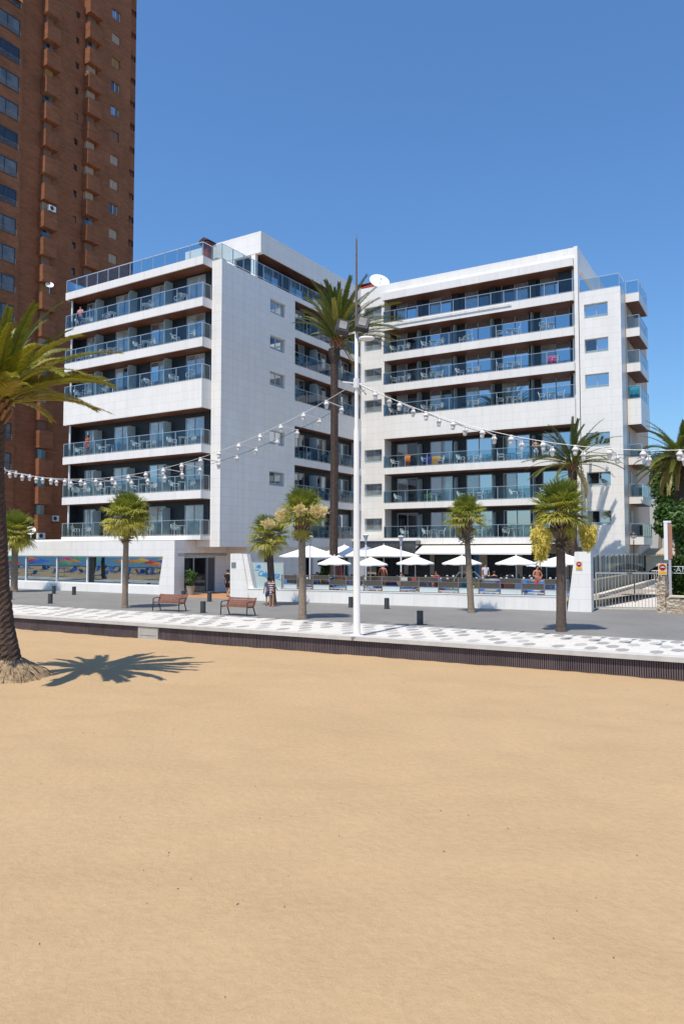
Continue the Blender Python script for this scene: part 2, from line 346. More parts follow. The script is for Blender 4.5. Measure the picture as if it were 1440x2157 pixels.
# ------------------------------------------------------------------ the hotel
C0 = (-8.442, 51.9, 0); RL = radians(-32); K = (1.744, 68.2, 0); RR = radians(-30)
FL = [4.1, 7.22, 10.42, 15.0, 17.92, 20.75, 23.7]          # slab tops
FB = [3.6, 6.65, 9.85, 12.98, 17.28, 20.15, 23.12]         # slab undersides
def to_world(frame, x, y, z):
    o, r = (C0, RL) if frame == 'L' else (K, RR)
    return (o[0] + x * cos(r) - y * sin(r), o[1] + x * sin(r) + y * cos(r), z)
hotel = thing('hotel', 'white seven storey hotel of two balconied wings around a terrace', 'hotel', (0, 0, 0))
def part(s, name, m, frame, parent=None):
    if parent is None: return s.build(name, m, hotel, C0 if frame == 'L' else K, RL if frame == 'L' else RR)
    return s.build(name, m, parent)
def railing(pts, z, h, step, parent, thick=.045, gz=.06):
    f, g = MB(), MB(); first = True
    for (x0, y0), (x1, y1) in zip(pts, pts[1:]):
        d = sqrt((x1-x0)**2 + (y1-y0)**2); k = max(1, round(d / step))
        for i in range(0 if first else 1, k + 1):
            t = i / k; x, y = x0 + (x1-x0)*t, y0 + (y1-y0)*t
            f.box(x - thick/2, x + thick/2, y - thick/2, y + thick/2, z, z + h - .03)
        f.bar((x0, y0, z + h - .015), (x1, y1, z + h - .015), thick + .012, .035)
        f.bar((x0, y0, z + gz), (x1, y1, z + gz), thick * .6, .03)
        ux, uy = (x1-x0)/d, (y1-y0)/d
        g.quad((x0+ux*.03, y0+uy*.03, z+gz+.02), (x1-ux*.03, y1-uy*.03, z+gz+.02), (x1-ux*.03, y1-uy*.03, z+h-.05), (x0+ux*.03, y0+uy*.03, z+h-.05))
        first = False
    r = f.build('railing', greymet, parent); g.build('glass_panels', rail_glass, parent); return r
def door(frame, axis, a0, a1, back, z, pm, h=2.2, split=True, inward=1):
    """sliding glass door standing 5 cm proud of a back wall; axis 'x' (faces -y) or 'y' (faces +x)"""
    f, g = MB(), MB(); mid = (a0 + a1) / 2
    def B(s, u0, u1, t0, t1, z0, z1):
        if axis == 'x': s.box(u0, u1, back - t1, back - t0, z0, z1)
        else: s.box(back + t0, back + t1, u0, u1, z0, z1)
    for u0, u1 in ((a0, a0 + .06), (a1 - .06, a1), (mid - .04, mid + .04)): B(f, u0, u1, .002, .06, z + .02, z + h)
    B(f, a0 + .06, mid - .04, .002, .06, z + h - .06, z + h); B(f, mid + .04, a1 - .06, .002, .06, z + h - .06, z + h)
    B(f, a0 + .06, mid - .04, .002, .06, z + .02, z + .08); B(f, mid + .04, a1 - .06, .002, .06, z + .02, z + .08)
    o = part(f, 'sliding_door', lightmet_soft, frame)
    for u0, u1, q in ((a0 + .06, mid - .04, 0), (mid + .04, a1 - .06, 1)):
        s = MB(); B(s, u0, u1, .004, .025, z + .08, z + h - .06); s.build('pane', pm[q], o)
    return o
lightmet_soft = mat('window_frame_grey', (.33, .35, .36), .4, .05)
def screen(frame, x0, x1, y0, y1, z, h=2.0, along='y', front_low=True):
    """frosted divider with a rounded upper front corner"""
    r = .28; s = MB()
    a, b = (y0, y1) if along == 'y' else (x1, x0)
    sg = 1 if b > a else -1
    pr = [(a, z + .03), (b, z + .03), (b, z + h)] + [(a + sg * (r - r * sin(t)), z + h - r + r * cos(t)) for t in (0, pi/8, pi/4, 3*pi/8, pi/2)]
    if along == 'y': s.prism(pr, 'x', x0, x1)
    else: s.prism(pr, 'y', y0, y1)
    return part(s, 'divider', frost, frame)
def window(frame, axis, a0, a1, z0, z1, back, pm, open_half=None):
    f = MB(); mid = (a0 + a1) / 2; sill = z0 + (z1 - z0) * .2
    def B(s, u0, u1, t0, t1, c, e):
        if axis == 'x': s.box(u0, u1, back - t1, back - t0, c, e)
        else: s.box(back + t0, back + t1, u0, u1, c, e)
    B(f, a0, a0 + .05, 0, .05, z0, z1); B(f, a1 - .05, a1, 0, .05, z0, z1)
    B(f, a0 + .05, a1 - .05, 0, .05, z1 - .05, z1); B(f, a0 + .05, a1 - .05, 0, .05, z0, z0 + .05)
    B(f, mid - .03, mid + .03, 0, .05, sill + .025, z1 - .05); B(f, a0 + .05, a1 - .05, 0, .05, sill - .025, sill + .025)
    o = part(f, 'window', greymet, frame)
    for u0, u1, q in ((a0 + .05, mid - .03, 0), (mid + .03, a1 - .05, 1)):
        s = MB(); B(s, u0, u1, .005, .02, sill + .025, z1 - .05); s.build('pane', pane_dark if open_half == q else pm, o)
    s = MB(); B(s, a0 + .05, a1 - .05, .005, .02, z0 + .05, sill - .025); s.build('fixed_pane', frost, o)
    return o
def pick(rr, *w):
    return random.choices((pane_blue, pane_dim, pane_dark), w)[0]
# ---- left wing (frame L: x towards the right, y inland, side wall at x = 0)
XB, YB = -1.0, .35
side = MB()
wins = [(5.57, 7.53, z - 1.08, z) for z in (22.38, 19.58, 16.75, 12.22, 9.07)]
side.wall((0, .5), (0, 1), (1, 0), 8.32, 3.3, 23.5, .28, [(h[0] - .5, h[1] - .5, h[2], h[3]) for h in wins])
side.box(-.9, 0, 0, .499, 3.78, 23.6)
side.box(-6, -.29, .502, 8.8, 3.4, 3.6); side.box(-2.18, -.001, .0015, .498, 3.3, 3.779)
part(side, 'side_wall', clad, 'L')
for i, h in enumerate(wins): window('L', 'y', h[0], h[1] - .05, h[2], h[3], -.27, pane_blue if i in (1, 3) else pane_dim, 0 if i == 4 else None)
s = MB(); s.box(-15.5, -.9, YB, YB + .3, 3.7, 23.1); s.box(-.95, -.905, .5, YB + .6, 3.7, 23.1); s.box(-15.5, -15.42, -.55, YB, 4.12, 23.1)
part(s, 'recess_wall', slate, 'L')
s = MB(); s.tube([(-15.2, -.62, 3.7), (-15.2, -.62, 23.15)], .075, 10); part(s, 'balcony_post', white, 'L')
dividersL = (-12.6, -8.85, -5.1); doorsL = [(-14.5, -13.15), (-11.1, -9.35), (-7.25, -5.5), (-3.6, -1.8)]
for k in range(7):
    s = MB(); zt, zb = FL[k], FB[k]
    if k == 0: s.box(-15.6, -.902, -.96, YB, 3.79, zt)
    elif k == 3: s.box(-15.6, -.902, -.96, YB, zb, zt)
    else: s.box(-15.6, -.902, -.96, YB, zb, zt)
    if k == 6: s.box(-15.6, -.902, YB + .001, 19, 23.3, 23.6); s.box(-.9, -.01, .51, 19, 23.2, 23.49)
    bal = part(s, 'balcony' if k < 6 else 'roof_terrace', clad if k == 3 else fascia_m, 'L')
    if k: MB().box(-15.4, -.96, -.86, YB - .02, zb - .03, zb - .002).build('soffit', soffit_m, bal)
    if k < 6:
        railing([(-15.55, .25), (-15.55, -.9), (-.97, -.9), (-.97, -.06)], zt, 1.08, 1.22, bal)
        for i, (a, b) in enumerate(doorsL):
            p = random.choice([(pane_curtain, pane_dim), (pane_curtain, pane_curtain), (pane_dim, pane_curtain), (pane_blue, pane_curtain), (pane_curtain, pane_dark)])
            door('L', 'x', a, b, YB, zt, p)
        for x in dividersL: screen('L', x - .03, x + .03, YB - .82, YB - .003, zt, 2.15 if k > 2 else 2.05)
    else:
        railing([(-15.55, 1.5), (-15.55, -.9), (-.97, -.9), (-.97, .06), (-.06, .06), (-.06, 19.0)], zt - .1, 1.12, 1.22, bal)
# ---- the wing's inner side: recess with balconies between y = 8.82 and 19.2
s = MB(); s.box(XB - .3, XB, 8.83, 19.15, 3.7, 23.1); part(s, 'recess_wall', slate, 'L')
s = MB(); s.box(XB, -.3, 8.83, 8.9, 3.7, 23.1); part(s, 'recess_reveal', clad, 'L')
divS = (12.35, 16.1); doorsS = [(9.9, 11.5), (13.1, 14.8), (16.9, 18.5)]
for k in range(7):
    s = MB(); zt, zb = FL[k], FB[k]
    if k == 0: zb, zt = 3.3, 4.05
    if k == 6: zt = 23.5
    s.box(XB, 0, 8.822, 19.18, zb, zt)
    bal = part(s, 'balcony', clad if k == 3 else fascia_m, 'L')
    if k: MB().box(XB + .03, -.07, 8.93, 19.1, zb - .03, zb - .002).build('soffit', soffit_m, bal)
    if k < 6:
        railing([(-.06, 8.86), (-.06, 19.12)], zt, 1.08, 1.75, bal)
        for a, b in doorsS: door('L', 'y', a, b, XB, zt, random.choice([(pane_dim, pane_dark), (pane_dim, pane_dim), (pane_blue, pane_dim), (pane_dark, pane_dim)]))
        for y in divS: screen('L', XB + .003, XB + .8, y - .03, y + .03, zt, 2.1, 'x')
# penthouse over the left wing
s = MB(); s.box(-7.75, 0, 4.38, 20.5, 25.57, 27.2); s.box(-7.75, -2.6, 4.4, 4.7, 23.61, 25.568); s.box(-.95, -.55, 4.4, 4.7, 23.61, 25.568)
s.box(-7.7, -1.3, 4.72, 20.4, 23.61, 25.565)
ph = part(s, 'penthouse', clad_long, 'L'); MB().box(-1.28, -.06, 4.75, 20, 25.54, 25.567).build('soffit', soffit_m, ph)
s = MB(); s.box(-1.298, -1.24, 4.75, 20, 23.62, 25.52); s.box(-2.59, -.96, 4.66, 4.718, 23.62, 25.5); s.build('recess_wall', slate, ph)
for a in (6.2, 9.6, 13.0, 16.2): door('L', 'y', a, a + 2.0, -1.24, 23.62, (pane_dim, pane_blue), 1.85)
# podium and entrance
s = MB(); PY = -2.1
s.box(-24, -2.2, PY, 4, 2.64, 3.75)
prof = [(-24, 0), (-2.2, 0), (-2.2, 2.64), (-3.28, 2.64), (-3.66, .58), (-24, .58)]
s.prism([(x, z) for x, z in prof], 'y', PY, PY + .35)
s.box(-24, -14, 1.0, 9, 3.76, 3.95)
pod = part(s, 'podium', clad, 'L')
f = MB()
for x in (-18.55, -14.75, -11.25, -7.5): f.box(x - .06, x + .06, PY + .12, PY + .3, .58, 2.64)
f.box(-24, -3.7, PY + .08, PY + .34, .58, .66); f.box(-24, -3.3, PY + .08, PY + .34, 2.56, 2.64)
shop = f.build('shop_window_frame', lightmet, pod)
xs = [-24, -18.55, -14.75, -11.25, -7.5]
for a, b in zip(xs, xs[1:] + [None]):
    s = MB()
    if b is None: s.quad((a + .06, PY + .2, .66), (-3.62, PY + .2, .66), (-3.30, PY + .2, 2.56), (a + .06, PY + .2, 2.56))
    else: s.quad((a + .06, PY + .2, .66), (b - .06, PY + .2, .66), (b - .06, PY + .2, 2.56), (a + .06, PY + .2, 2.56))
    s.build('pane', shop_glass, shop)
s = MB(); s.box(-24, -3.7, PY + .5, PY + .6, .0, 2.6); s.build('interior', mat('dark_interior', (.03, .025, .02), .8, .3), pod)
s = MB()   # entrance side wall and canopy
s.wall((-2.2, PY + .352), (0, 1), (1, 0), 5.05, 0, 2.86, .3, [(.6, 3.86, -.01, 2.63)])
s.box(-2.5, -2.197, PY + .002, 3.3, 2.862, 3.752); s.box(-2.19, -.05, .5, 3.3, 3.3, 3.398)
s.wall((-.3, 4.2), (0, 1), (1, 0), 14.9, 0, 3.298, .25, [(1.2, 1.9, .9, 3.0), (6.6, 7.8, .9, 2.8), (10.6, 13.6, .6, 2.9)])
s.box(-.55, -.3, 3.3, 4.19, 0, 3.298); s.box(-2.19, -.56, 3.32, 3.5, 0, 3.298)
part(s, 'entrance_wall', clad, 'L')
s = MB(); s.box(-.54, -.5, 5, 19, .5, 3.1); part(s, 'ground_floor_glazing', pane_dark, 'L')
f = MB(); dx = -2.34
for y in (-1.13, -.15, 1.25, 2.06): f.box(dx, dx + .07, y, y + .07, 0.02, 2.62)
f.box(dx, dx + .068, -1.06, 2.06, 2.52, 2.62); f.box(dx, dx + .068, -1.06, 2.06, .02, .12)
ed = part(f, 'entrance_door', greymet, 'L')
for a, b in ((-1.06, -.15), (-.08, 1.25), (1.32, 2.06)): MB().box(dx + .02, dx + .03, a, b, .12, 2.52).build('pane', pane_dark, ed)
s = MB(); s.box(-6, -2.9, 2.0, 2.1, 0, 2.6); s.box(-2.9, -2.8, .2, 1.9, .15, .8); part(s, 'lobby', mat('lobby_wood', (.10, .025, .012), .5, .3, 2), 'L')
# low roof band left of the wing (air handling kerb)
s = MB(); s.box(-7.9, -7.2, 9, 9.5, 23.6, 24.1); part(s, 'roof_kerb', white, 'L')
# ---- right wing (frame R)
YR = 1.3
s = MB(); lw = [(.35, 2.12, z - 1.2, z) for z in (25.28, 22.4, 19.57, 16.7, 12.15, 9.05, 5.92)]
s.wall((0, 0), (1, 0), (0, -1), 2.4, 3.3, 27.14, .3, lw); s.box(2.15, 2.4, .301, YR, 3.3, 26.1)
s.box(2.401, 19.27, 0, .3, 26.17, 27.14); s.box(-6, 0, .01, .3, 3.3, 26.9)
part(s, 'front_wall', clad, 'R')
for i, h in enumerate(lw): window('R', 'x', h[0] + .002, h[1] - .002, h[2], h[3], .28, pane_dim)
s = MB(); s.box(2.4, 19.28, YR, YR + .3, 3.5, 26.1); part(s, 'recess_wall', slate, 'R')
s = MB(); s.box(19.28, 19.56, -.18, .35, 3.3, 27.14); s.box(19.28, 19.56, .351, 12, 3.3, 23.3); s.box(19.28, 19.56, .351, 12, 25.5, 27.14); s.box(19.0, 19.279, .301, YR, 3.5, 26.1); part(s, 'end_pier', white, 'R')
bw = [(.37, 2.15, z - 1.14, z) for z in (22.38, 19.6, 16.81, 12.2, 9.12, 6.12)]
s = MB(); s.wall((19.6, 0), (1, 0), (0, -1), 3.1, 2.95, 23.4, .3, bw); s.wall((22.7, .3), (0, 1), (1, 0), 1.5, 0, 23.4, .3)
s.box(19.6, 22.4, .31, 13, 23.0, 23.2)
s.wall((19.6, .02), (1, 0), (0, -1), 3.1, 0, 2.948, .3, [(.6, 2.6, .9, 2.4)])
part(s, 'stair_block', clad, 'R')
s = MB(); s.wall((22.69, 1.802), (0, 1), (1, 0), 11.5, 0, 23.38, .3); part(s, 'end_wall', mat('end_wall_bounce_tint', (.70, .53, .40), .8, .05), 'R')  # warm beige base colour stands in for light bounced onto the shaded end wall
for i, h in enumerate(bw): window('R', 'x', 19.6 + h[0], 19.6 + h[1], h[2], h[3], .29, pane_blue, 0 if i in (1, 4, 5) else None)
doorsR = [(3.05, 5.07), (6.3, 8.4), (9.65, 11.95), (12.9, 15.2), (16.2, 18.6)]; divR = (5.45, 8.83, 12.2, 15.6)
TR = [4.1, 7.22, 10.35, 14.98, 17.82, 20.62, 23.42]; BR = [3.58, 6.7, 9.78, 12.95, 17.15, 19.96, 22.75]
for k in range(8):
    s = MB()
    if k < 7:
        x0 = 2.5 if not k == 0 else 6.1
        s.box(x0, 19.27, -.5, YR, BR[k], TR[k])
        if k == 0: s.box(2.45, 6.099, -.45, YR, 3.9, TR[0])
    else: s.box(2.42, 19.27, -.5, YR, 25.52, 26.168)
    bal = part(s, 'balcony' if k < 7 else 'roof_canopy', clad if k == 3 else fascia_m, 'R')
    zb = BR[k] if k < 7 else 25.52
    if k: MB().box(2.56, 19.2, -.42, YR - .02, zb - .03, zb - .002).build('soffit', soffit_m, bal)
    if k < 7:
        zt = TR[k]
        railing([(2.56, -.05), (2.56, -.45), (19.2, -.45), (19.2, -.19)], zt, 1.07, 1.11 if k > 5 else 2.1, bal)
        for i, (a, b) in enumerate(doorsR):
            if i == 0: p = (pane_dim, pane_dark)
            elif i == 1: p = random.choice([(pane_blue, pane_dark), (pane_dim, pane_blue), (pane_blue, pane_dim)])
            else: p = random.choice([(pane_blue, pane_blue), (pane_blue, pane_blue), (pane_dim, pane_blue)])
            if k == 0 and i == 0: p = (pane_dark, pane_dark)
            if k == 6: p = random.choice([(pane_dim, pane_dark), (pane_dim, pane_blue), (pane_dark, pane_dim)])
            door('R', 'x', a, b, YR, zt, p, 2.22 if k > 2 else 2.3)
        if k < 6:
            for x in divR: screen('R', x - .03, x + .03, YR - .75, YR - .003, zt, 2.15)
        else:
            for x in divR: MB().box(x - .3, x + .3, YR - .3, YR - .002, zt, 25.5).build('pier', slate, bal)
s = MB(); s.box(3.6, 14.3, -.62, -.56, 23.22, 23.27)
for i in range(9): s.box(4.0 + i * 1.25, 4.05 + i * 1.25, -.56, -.505, 23.23, 23.26)
part(s, 'sign_rail', white, 'R')
# top storey return on the right
s = MB(); s.box(17.9, 18.0, .31, 12, 23.31, 25.49); s.box(18.0, 19.27, .31, .34, 23.31, 25.49); part(s, 'penthouse_return', slate, 'R')
s = MB(); s.quad((19.6, .02, 23.42), (22.65, .02, 23.42), (22.65, .1, 23.42), (19.6, .1, 23.42))
rt = part(s, 'stair_roof', white, 'R'); railing([(19.62, .08), (22.62, .08), (22.62, 2.4)], 23.42, 1.06, 1.6, rt, .03)
# balconies on the right end face
for k in range(7):
    zt, zb = TR[k], BR[k]
    if k == 0: zb = 3.5
    s = MB(); s.box(22.705, 23.72, 2.25, 6.85, zb, zt)
    bal = part(s, 'balcony', clad if k == 3 else fascia_m, 'R')
    MB().box(22.72, 23.66, 2.32, 6.78, zb - .03, zb - .002).build('soffit', soffit_m, bal)
    if k < 6 or True: railing([(22.74, 2.3), (23.67, 2.3), (23.67, 6.8), (22.74, 6.8)], zt, 1.05, 1.0, bal, .03)
    if k < 6: MB().box(22.702, 22.74, 2.9, 3.7, zt, zt + 2.1).build('balcony_door', lightmet_soft, bal)
    if k < 3: MB().box(22.72, 23.7, 6.86, 6.95, zb, zt + 1.1).build('side_screen', mat('beige_render', (.55, .42, .30), .8, .06), bal)
# ground floor of the right wing: dark canopy, awnings, beige shopfront
s = MB(); s.box(-3.2, 6.08, -1.5, -.52, 2.6, 3.86); s.box(-3.2, 2.4, -.52, -.05, 2.6, 3.2); part(s, 'terrace_canopy', pane_mat('smoked_glass', (.05, .05, .048), .10), 'R')
s = MB(); s.box(-3.3, 6.1, -1.6, -.51, 3.865, 3.98); part(s, 'canopy_edge', white, 'R')
s = MB(); s.wall((-.2, 1.0), (1, 0), (0, -1), 19.4, 0, 3.56, .2, [(1.2, 4.0, .5, 2.9), (4.4, 6.5, .5, 2.8), (6.9, 9.2, .5, 2.8), (10.3, 11.0, .5, 2.8), (11.7, 14.2, .5, 2.8), (14.7, 18.2, .5, 2.8)])
part(s, 'restaurant_front', mat('beige_plaster', (.36, .28, .22), .8, .1), 'R')
s = MB(); s.box(-.2, 19.2, 1.14, 1.17, .5, 3.0); part(s, 'restaurant_glazing', mat('dim_glass', (.010, .010, .011), .25, .3, 1), 'R')
s = MB(); s.box(10.35, 10.95, 1.05, 1.10, .6, 2.75); part(s, 'blue_door', mat('blue_paint', (.02, .13, .27), .4, .1), 'R')
for a, b in ((6.25, 10.95), (11.0, 16.1)):
    s = MB(); P = [(-.46, 3.45), (-2.0, 2.86), (-2.0, 2.72), (-1.985, 2.72), (-1.985, 2.84), (-.46, 3.42)]
    s.prism(P, 'x', a, b); aw = part(s, 'awning', canvas, 'R')
    f = MB(); f.bar((a + .3, -.4, 3.1), (a + .3, -1.95, 2.84), .04); f.bar((b - .05, -.5, 3.3), (b - .05, -1.95, 2.84), .04); f.build('awning_arm', greymet, aw)
# core of the building, hidden behind the facades
s = MB(); s.box(-15.4, -1.4, .8, 19, 3.8, 23.0); s.box(-23.9, -2.6, -1.4, 3.9, 3.0, 3.6); part(s, 'core', clad_long, 'L')
s = MB(); s.box(.05, 17.8, 1.7, 12, .02, 26.9); part(s, 'core', clad_long, 'R')
# ------------------------------------------------------------------ brick tower
def tower():
    m, n, b = new_mat('red_brick')
    tc = n.nodes.new('ShaderNodeTexCoord'); sp = n.nodes.new('ShaderNodeSeparateXYZ'); L(n, tc.outputs['Object'], sp.inputs[0])
    cb = n.nodes.new('ShaderNodeCombineXYZ'); ad = n.nodes.new('ShaderNodeMath'); L(n, sp.outputs[0], ad.inputs[0]); L(n, sp.outputs[1], ad.inputs[1])
    L(n, ad.outputs[0], cb.inputs[0]); L(n, sp.outputs[2], cb.inputs[1])
    br = n.nodes.new('ShaderNodeTexBrick'); L(n, cb.outputs[0], br.inputs['Vector']); br.inputs['Scale'].default_value = 1
    br.inputs['Color1'].default_value = (.325, .118, .053, 1); br.inputs['Color2'].default_value = (.235, .086, .041, 1); br.inputs['Mortar'].default_value = (.30, .16, .09, 1)
    br.inputs['Brick Width'].default_value = .26; br.inputs['Row Height'].default_value = .075; br.inputs['Mortar Size'].default_value = .008
    t = noise_node(n, .35, 6); g = ramp(n, t.outputs['Fac'], [(.3, (.80, .78, .76)), (.7, (1.1, 1.08, 1.06))])
    mp = n.nodes.new('ShaderNodeMapping'); mp.inputs['Scale'].default_value = (.6, .6, 3.2); L(n, tc.outputs['Object'], mp.inputs[0])
    t2 = n.nodes.new('ShaderNodeTexNoise'); t2.inputs['Scale'].default_value = 1.2; t2.inputs['Detail'].default_value = 5; L(n, mp.outputs[0], t2.inputs['Vector'])
    g2 = ramp(n, t2.outputs['Fac'], [(.35, (.86, .86, .86)), (.65, (1.1, 1.1, 1.1))])
    c = mixc(n, 1, br.outputs[0], g.outputs[0], 'MULTIPLY'); c = mixc(n, 1, c, g2.outputs[0], 'MULTIPLY')
    L(n, c, b.inputs['Base Color']); b.inputs['Roughness'].default_value = .85; b.inputs['Specular IOR Level'].default_value = .2
    brick = m
    brick_pale = mat('pale_brick_parapet', (.42, .185, .095), .85, .18, 1.5)
    shut = [mat('beige_shutter', (.42, .33, .24), .6, .06), mat('ochre_shutter', (.35, .20, .07), .6, .08), mat('brown_shutter', (.22, .12, .08), .6, .08)]
    T = thing('brick_tower', 'tall brown brick apartment tower with stacked balconies at the left edge', 'apartment tower', (-28.2, 83, 0), RL)
    H = 82
    lowz = [2.1 + 2.925 * k for k in range(27)]
    s = MB()
    s.wall((0, -9.3), (0, 1), (1, 0), 14.6, 0, H, .4, [(11.72, 12.96, 43.3 + 2.93*k - 1.12, 43.3 + 2.93*k) for k in range(-13, 12)] + [(6.67, 7.17, 45.7 + 2.92*k - .75, 45.7 + 2.92*k) for k in range(-13, 12)])
    s.box(.5, .2, -16, -9.45, 0, H); s.box(-.4, .199, -9.6, -9.452, 0, H); s.box(-.4, -.001, -9.45, -9.3, 0, H)
    s.wall((-.9, 5.3), (0, 1), (1, 0), 1.6, 0, H, .4, [(.75, 1.6, 43.0 + 2.885*k - .35, 43.0 + 2.885*k + .4) for k in range(-14, 13)])
    s.box(-14, -.5, -16, 5.25, 0, H); s.box(-14, -1.31, 5.3, 6.895, 0, H); s.box(-.6, -.01, 5.12, 5.29, 0, H)
    s.build('wall', brick, T)
    for k in range(-13, 9):
        zt = 43.3 + 2.93 * k
        w_ = MB().box(-.22, -.16, 2.44, 3.64, zt - 1.10, zt - .02)
        style = random.choices((0, 1, 2, 3), (5, 1, 2, 3))[0]
        o = w_.build('window', shut[style] if style < 3 else tower_pane, T)
        f = MB()
        for y in (2.44, 3.0, 3.6): f.box(-.158, -.12, y, y + .05, zt - 1.10, zt - .02)
        if style == 3: f.build('frame', lightmet, o); MB().box(-.157, -.15, 2.5, 3.0, zt - 1.05, zt - .05).build('pane', random.choice((pane_dark, pane_blue)), o)
        else: f.box(-.158, -.12, 2.49, 3.0, zt - .08, zt - .02).build('frame', shut[style], o)
        zs = 45.7 + 2.92 * k
        MB().box(-.22, -.18, -2.6, -2.15, zs - .72, zs - .03).build('vent_window', random.choice((pane_dark, pane_dark, shut[2])), T)
    for y0, y1, dx, z0, name in ((-6.95, -5.3, 1.0, 41.5, 'balcony'), (-1.52, .24, 1.0, 41.99, 'bay_balcony')):
        for k in range(-13, 9):
            z = z0 + 2.9 * k
            s = MB(); s.box(0.001, dx, y0, y1, z - 1.72, z)
            s.box(-.05, dx + .04, y0 - .04, y1 + .04, z - 1.80, z - 1.722)
            o = s.build(name, [brick], T)
            st = random.choices((0, 1, 2, 3), (4, 2, 3, 3))[0]
            MB().box(.001, .35, y0 + .25, y1 - .45, z + .05, z + 1.08).build('shutter', shut[st] if st < 3 else tower_pane, o)
            if st == 3: MB().box(.351, .37, y0 + .3, y0 + .75, z + .08, z + 1.0).build('pane', pane_dark, o)
    for k in range(-13, 9):       # flush loggias on the projecting bay at the frame's left edge
        zt = 51.2 + 2.97 * k
        f = MB(); f.box(.502, .55, -15, -9.85, zt + .05, zt + .15); f.box(.502, .55, -15, -9.85, zt - 1.55, zt - 1.45)
        for y in (-14, -12.6, -11.3, -9.94): f.box(.502, .55, y, y + .09, zt - 1.449, zt + .049)
        o = f.build('loggia', darkmet, T)
        MB().box(.501, .52, -15, -9.95, zt - 1.44, zt + .04).build('pane', random.choice((tower_pane, tower_dark, tower_dark, tower_pane)), o)
        f = MB()
        for h in (.0, .16, .32, .48): f.bar((.6, -15, zt - 1.5 + h), (.6, -9.8, zt - 1.5 + h), .022)
        f.bar((.6, -9.82, zt - 1.5), (.6, -9.82, zt - 1.0), .04); f.build('railing', mat('grey_rail', (.30, .29, .28), .5, .1), o)
        if k == 3: MB().add([(.52, -15, zt + .1), (.52, -9.8, zt + .1), (.85, -9.8, zt - 1.0), (.85, -15, zt - 1.0), (.52, -15, zt + .14), (.52, -9.8, zt + .14), (.87, -9.8, zt - .98), (.87, -15, zt - .98)],
            [(0,1,2,3),(7,6,5,4),(2,6,7,3),(1,5,6,2)]).build('awning', mat('orange_canvas', (.50, .16, .04), .8, .15) if k == 3 else canvas, o)
    def ac(y, z, x=.02, label=''):
        t = thing('air_conditioner', label, 'air conditioner', (-28.2 + x * cos(RL) - y * sin(RL), 83 + x * sin(RL) + y * cos(RL), z), RL)
        MB().box(0, .32, -.4, .4, 0, .6).build('housing', lightmet, t)
        i = MB(); i.tube([(.3, -.08, .3), (.335, -.08, .3)], .22, 14); i.build('fan_grille', darkmet, t)
        i = MB(); i.box(0, .3, -.3, -.26, -.08, 0); i.box(0, .3, .26, .3, -.08, 0); i.build('bracket', darkmet, t)
    ac(-6.0, 38.7, .8, 'white air conditioner on a brick balcony high up the tower')
    ac(-4.3, 6.1, .02, 'white air conditioner on the tower wall just above the podium roof')
    ac(-7.4, 4.2, 2.0, 'grey air conditioner behind the fan palm on the podium roof')
    def dish(loc, r, label, rz=-.5, m_=None):
        t = thing('satellite_dish', label, 'satellite dish', loc, rz)
        i = MB(); i.smooth = True; i.lathe([(.01, 0), (r * .5, r * .06), (r * .8, r * .17), (r, r * .28), (r * .97, r * .29), (r * .78, r * .19), (r * .5, r * .09), (.01, .03)], n=24)
        i.xform(Matrix.Translation((0, -.1, .75 * r)) @ Matrix.Rotation(radians(58), 4, 'X')); i.build('reflector', m_ or white, t)
        i = MB(); i.tube([(0, .12, -.5 * r - .6), (0, .12, .6 * r), (0, -.02, .75 * r)], .05, 8); i.build('mast', greymet, t)
        i = MB(); i.tube([(0, -.1, .3 * r), (0, -.75 * r, .95 * r)], .02, 6); i.ball((0, -.75 * r, .95 * r), .06); i.build('feed_arm', darkmet, t)
    dish((-30.6, 77.3, 30.4), .42, 'small grey dish fixed to the brick tower above the date palm', .4)
    dish((-27.0, 65.2, 4.4), .42, 'small white dish on the podium roof beside the fan palm', .3)
    dish((3.55, 71.5, 28.1), 1.0, 'large white dish on the roof behind the tall palm', .25)
tower()
# ------------------------------------------------------------------ vegetation
def at(px, py, Y):
    """point on the photograph's ray through pixel (px,py) at depth Y"""
    a = (px - 720) / FPX; r = (1078.5 - py) / FPX; sp, cp = sin(PITCH), cos(PITCH)
    d = (a, cp - r * sp, sp + r * cp); t = Y / d[1]; return Vector((d[0] * t, Y, CAMZ + d[2] * t))
def ground(px, py, z=0.0):
    a = (px - 720) / FPX; r = (1078.5 - py) / FPX; sp, cp = sin(PITCH), cos(PITCH)
    d = (a, cp - r * sp, sp + r * cp); t = (z - CAMZ) / d[2]; return Vector((d[0] * t, d[1] * t, z))
bark_date = mat('date_palm_bark', (.075, .050, .038), .9, .35, 7, .5)
bark_fan = mat('fan_palm_bark', (.25, .19, .135), .9, .22, 6, .4)
bark_dark = mat('dark_palm_bark', (.105, .075, .058), .9, .25, 6, .4)
boot_m = mat('old_leaf_bases', (.23, .165, .105), .9, .3, 9)
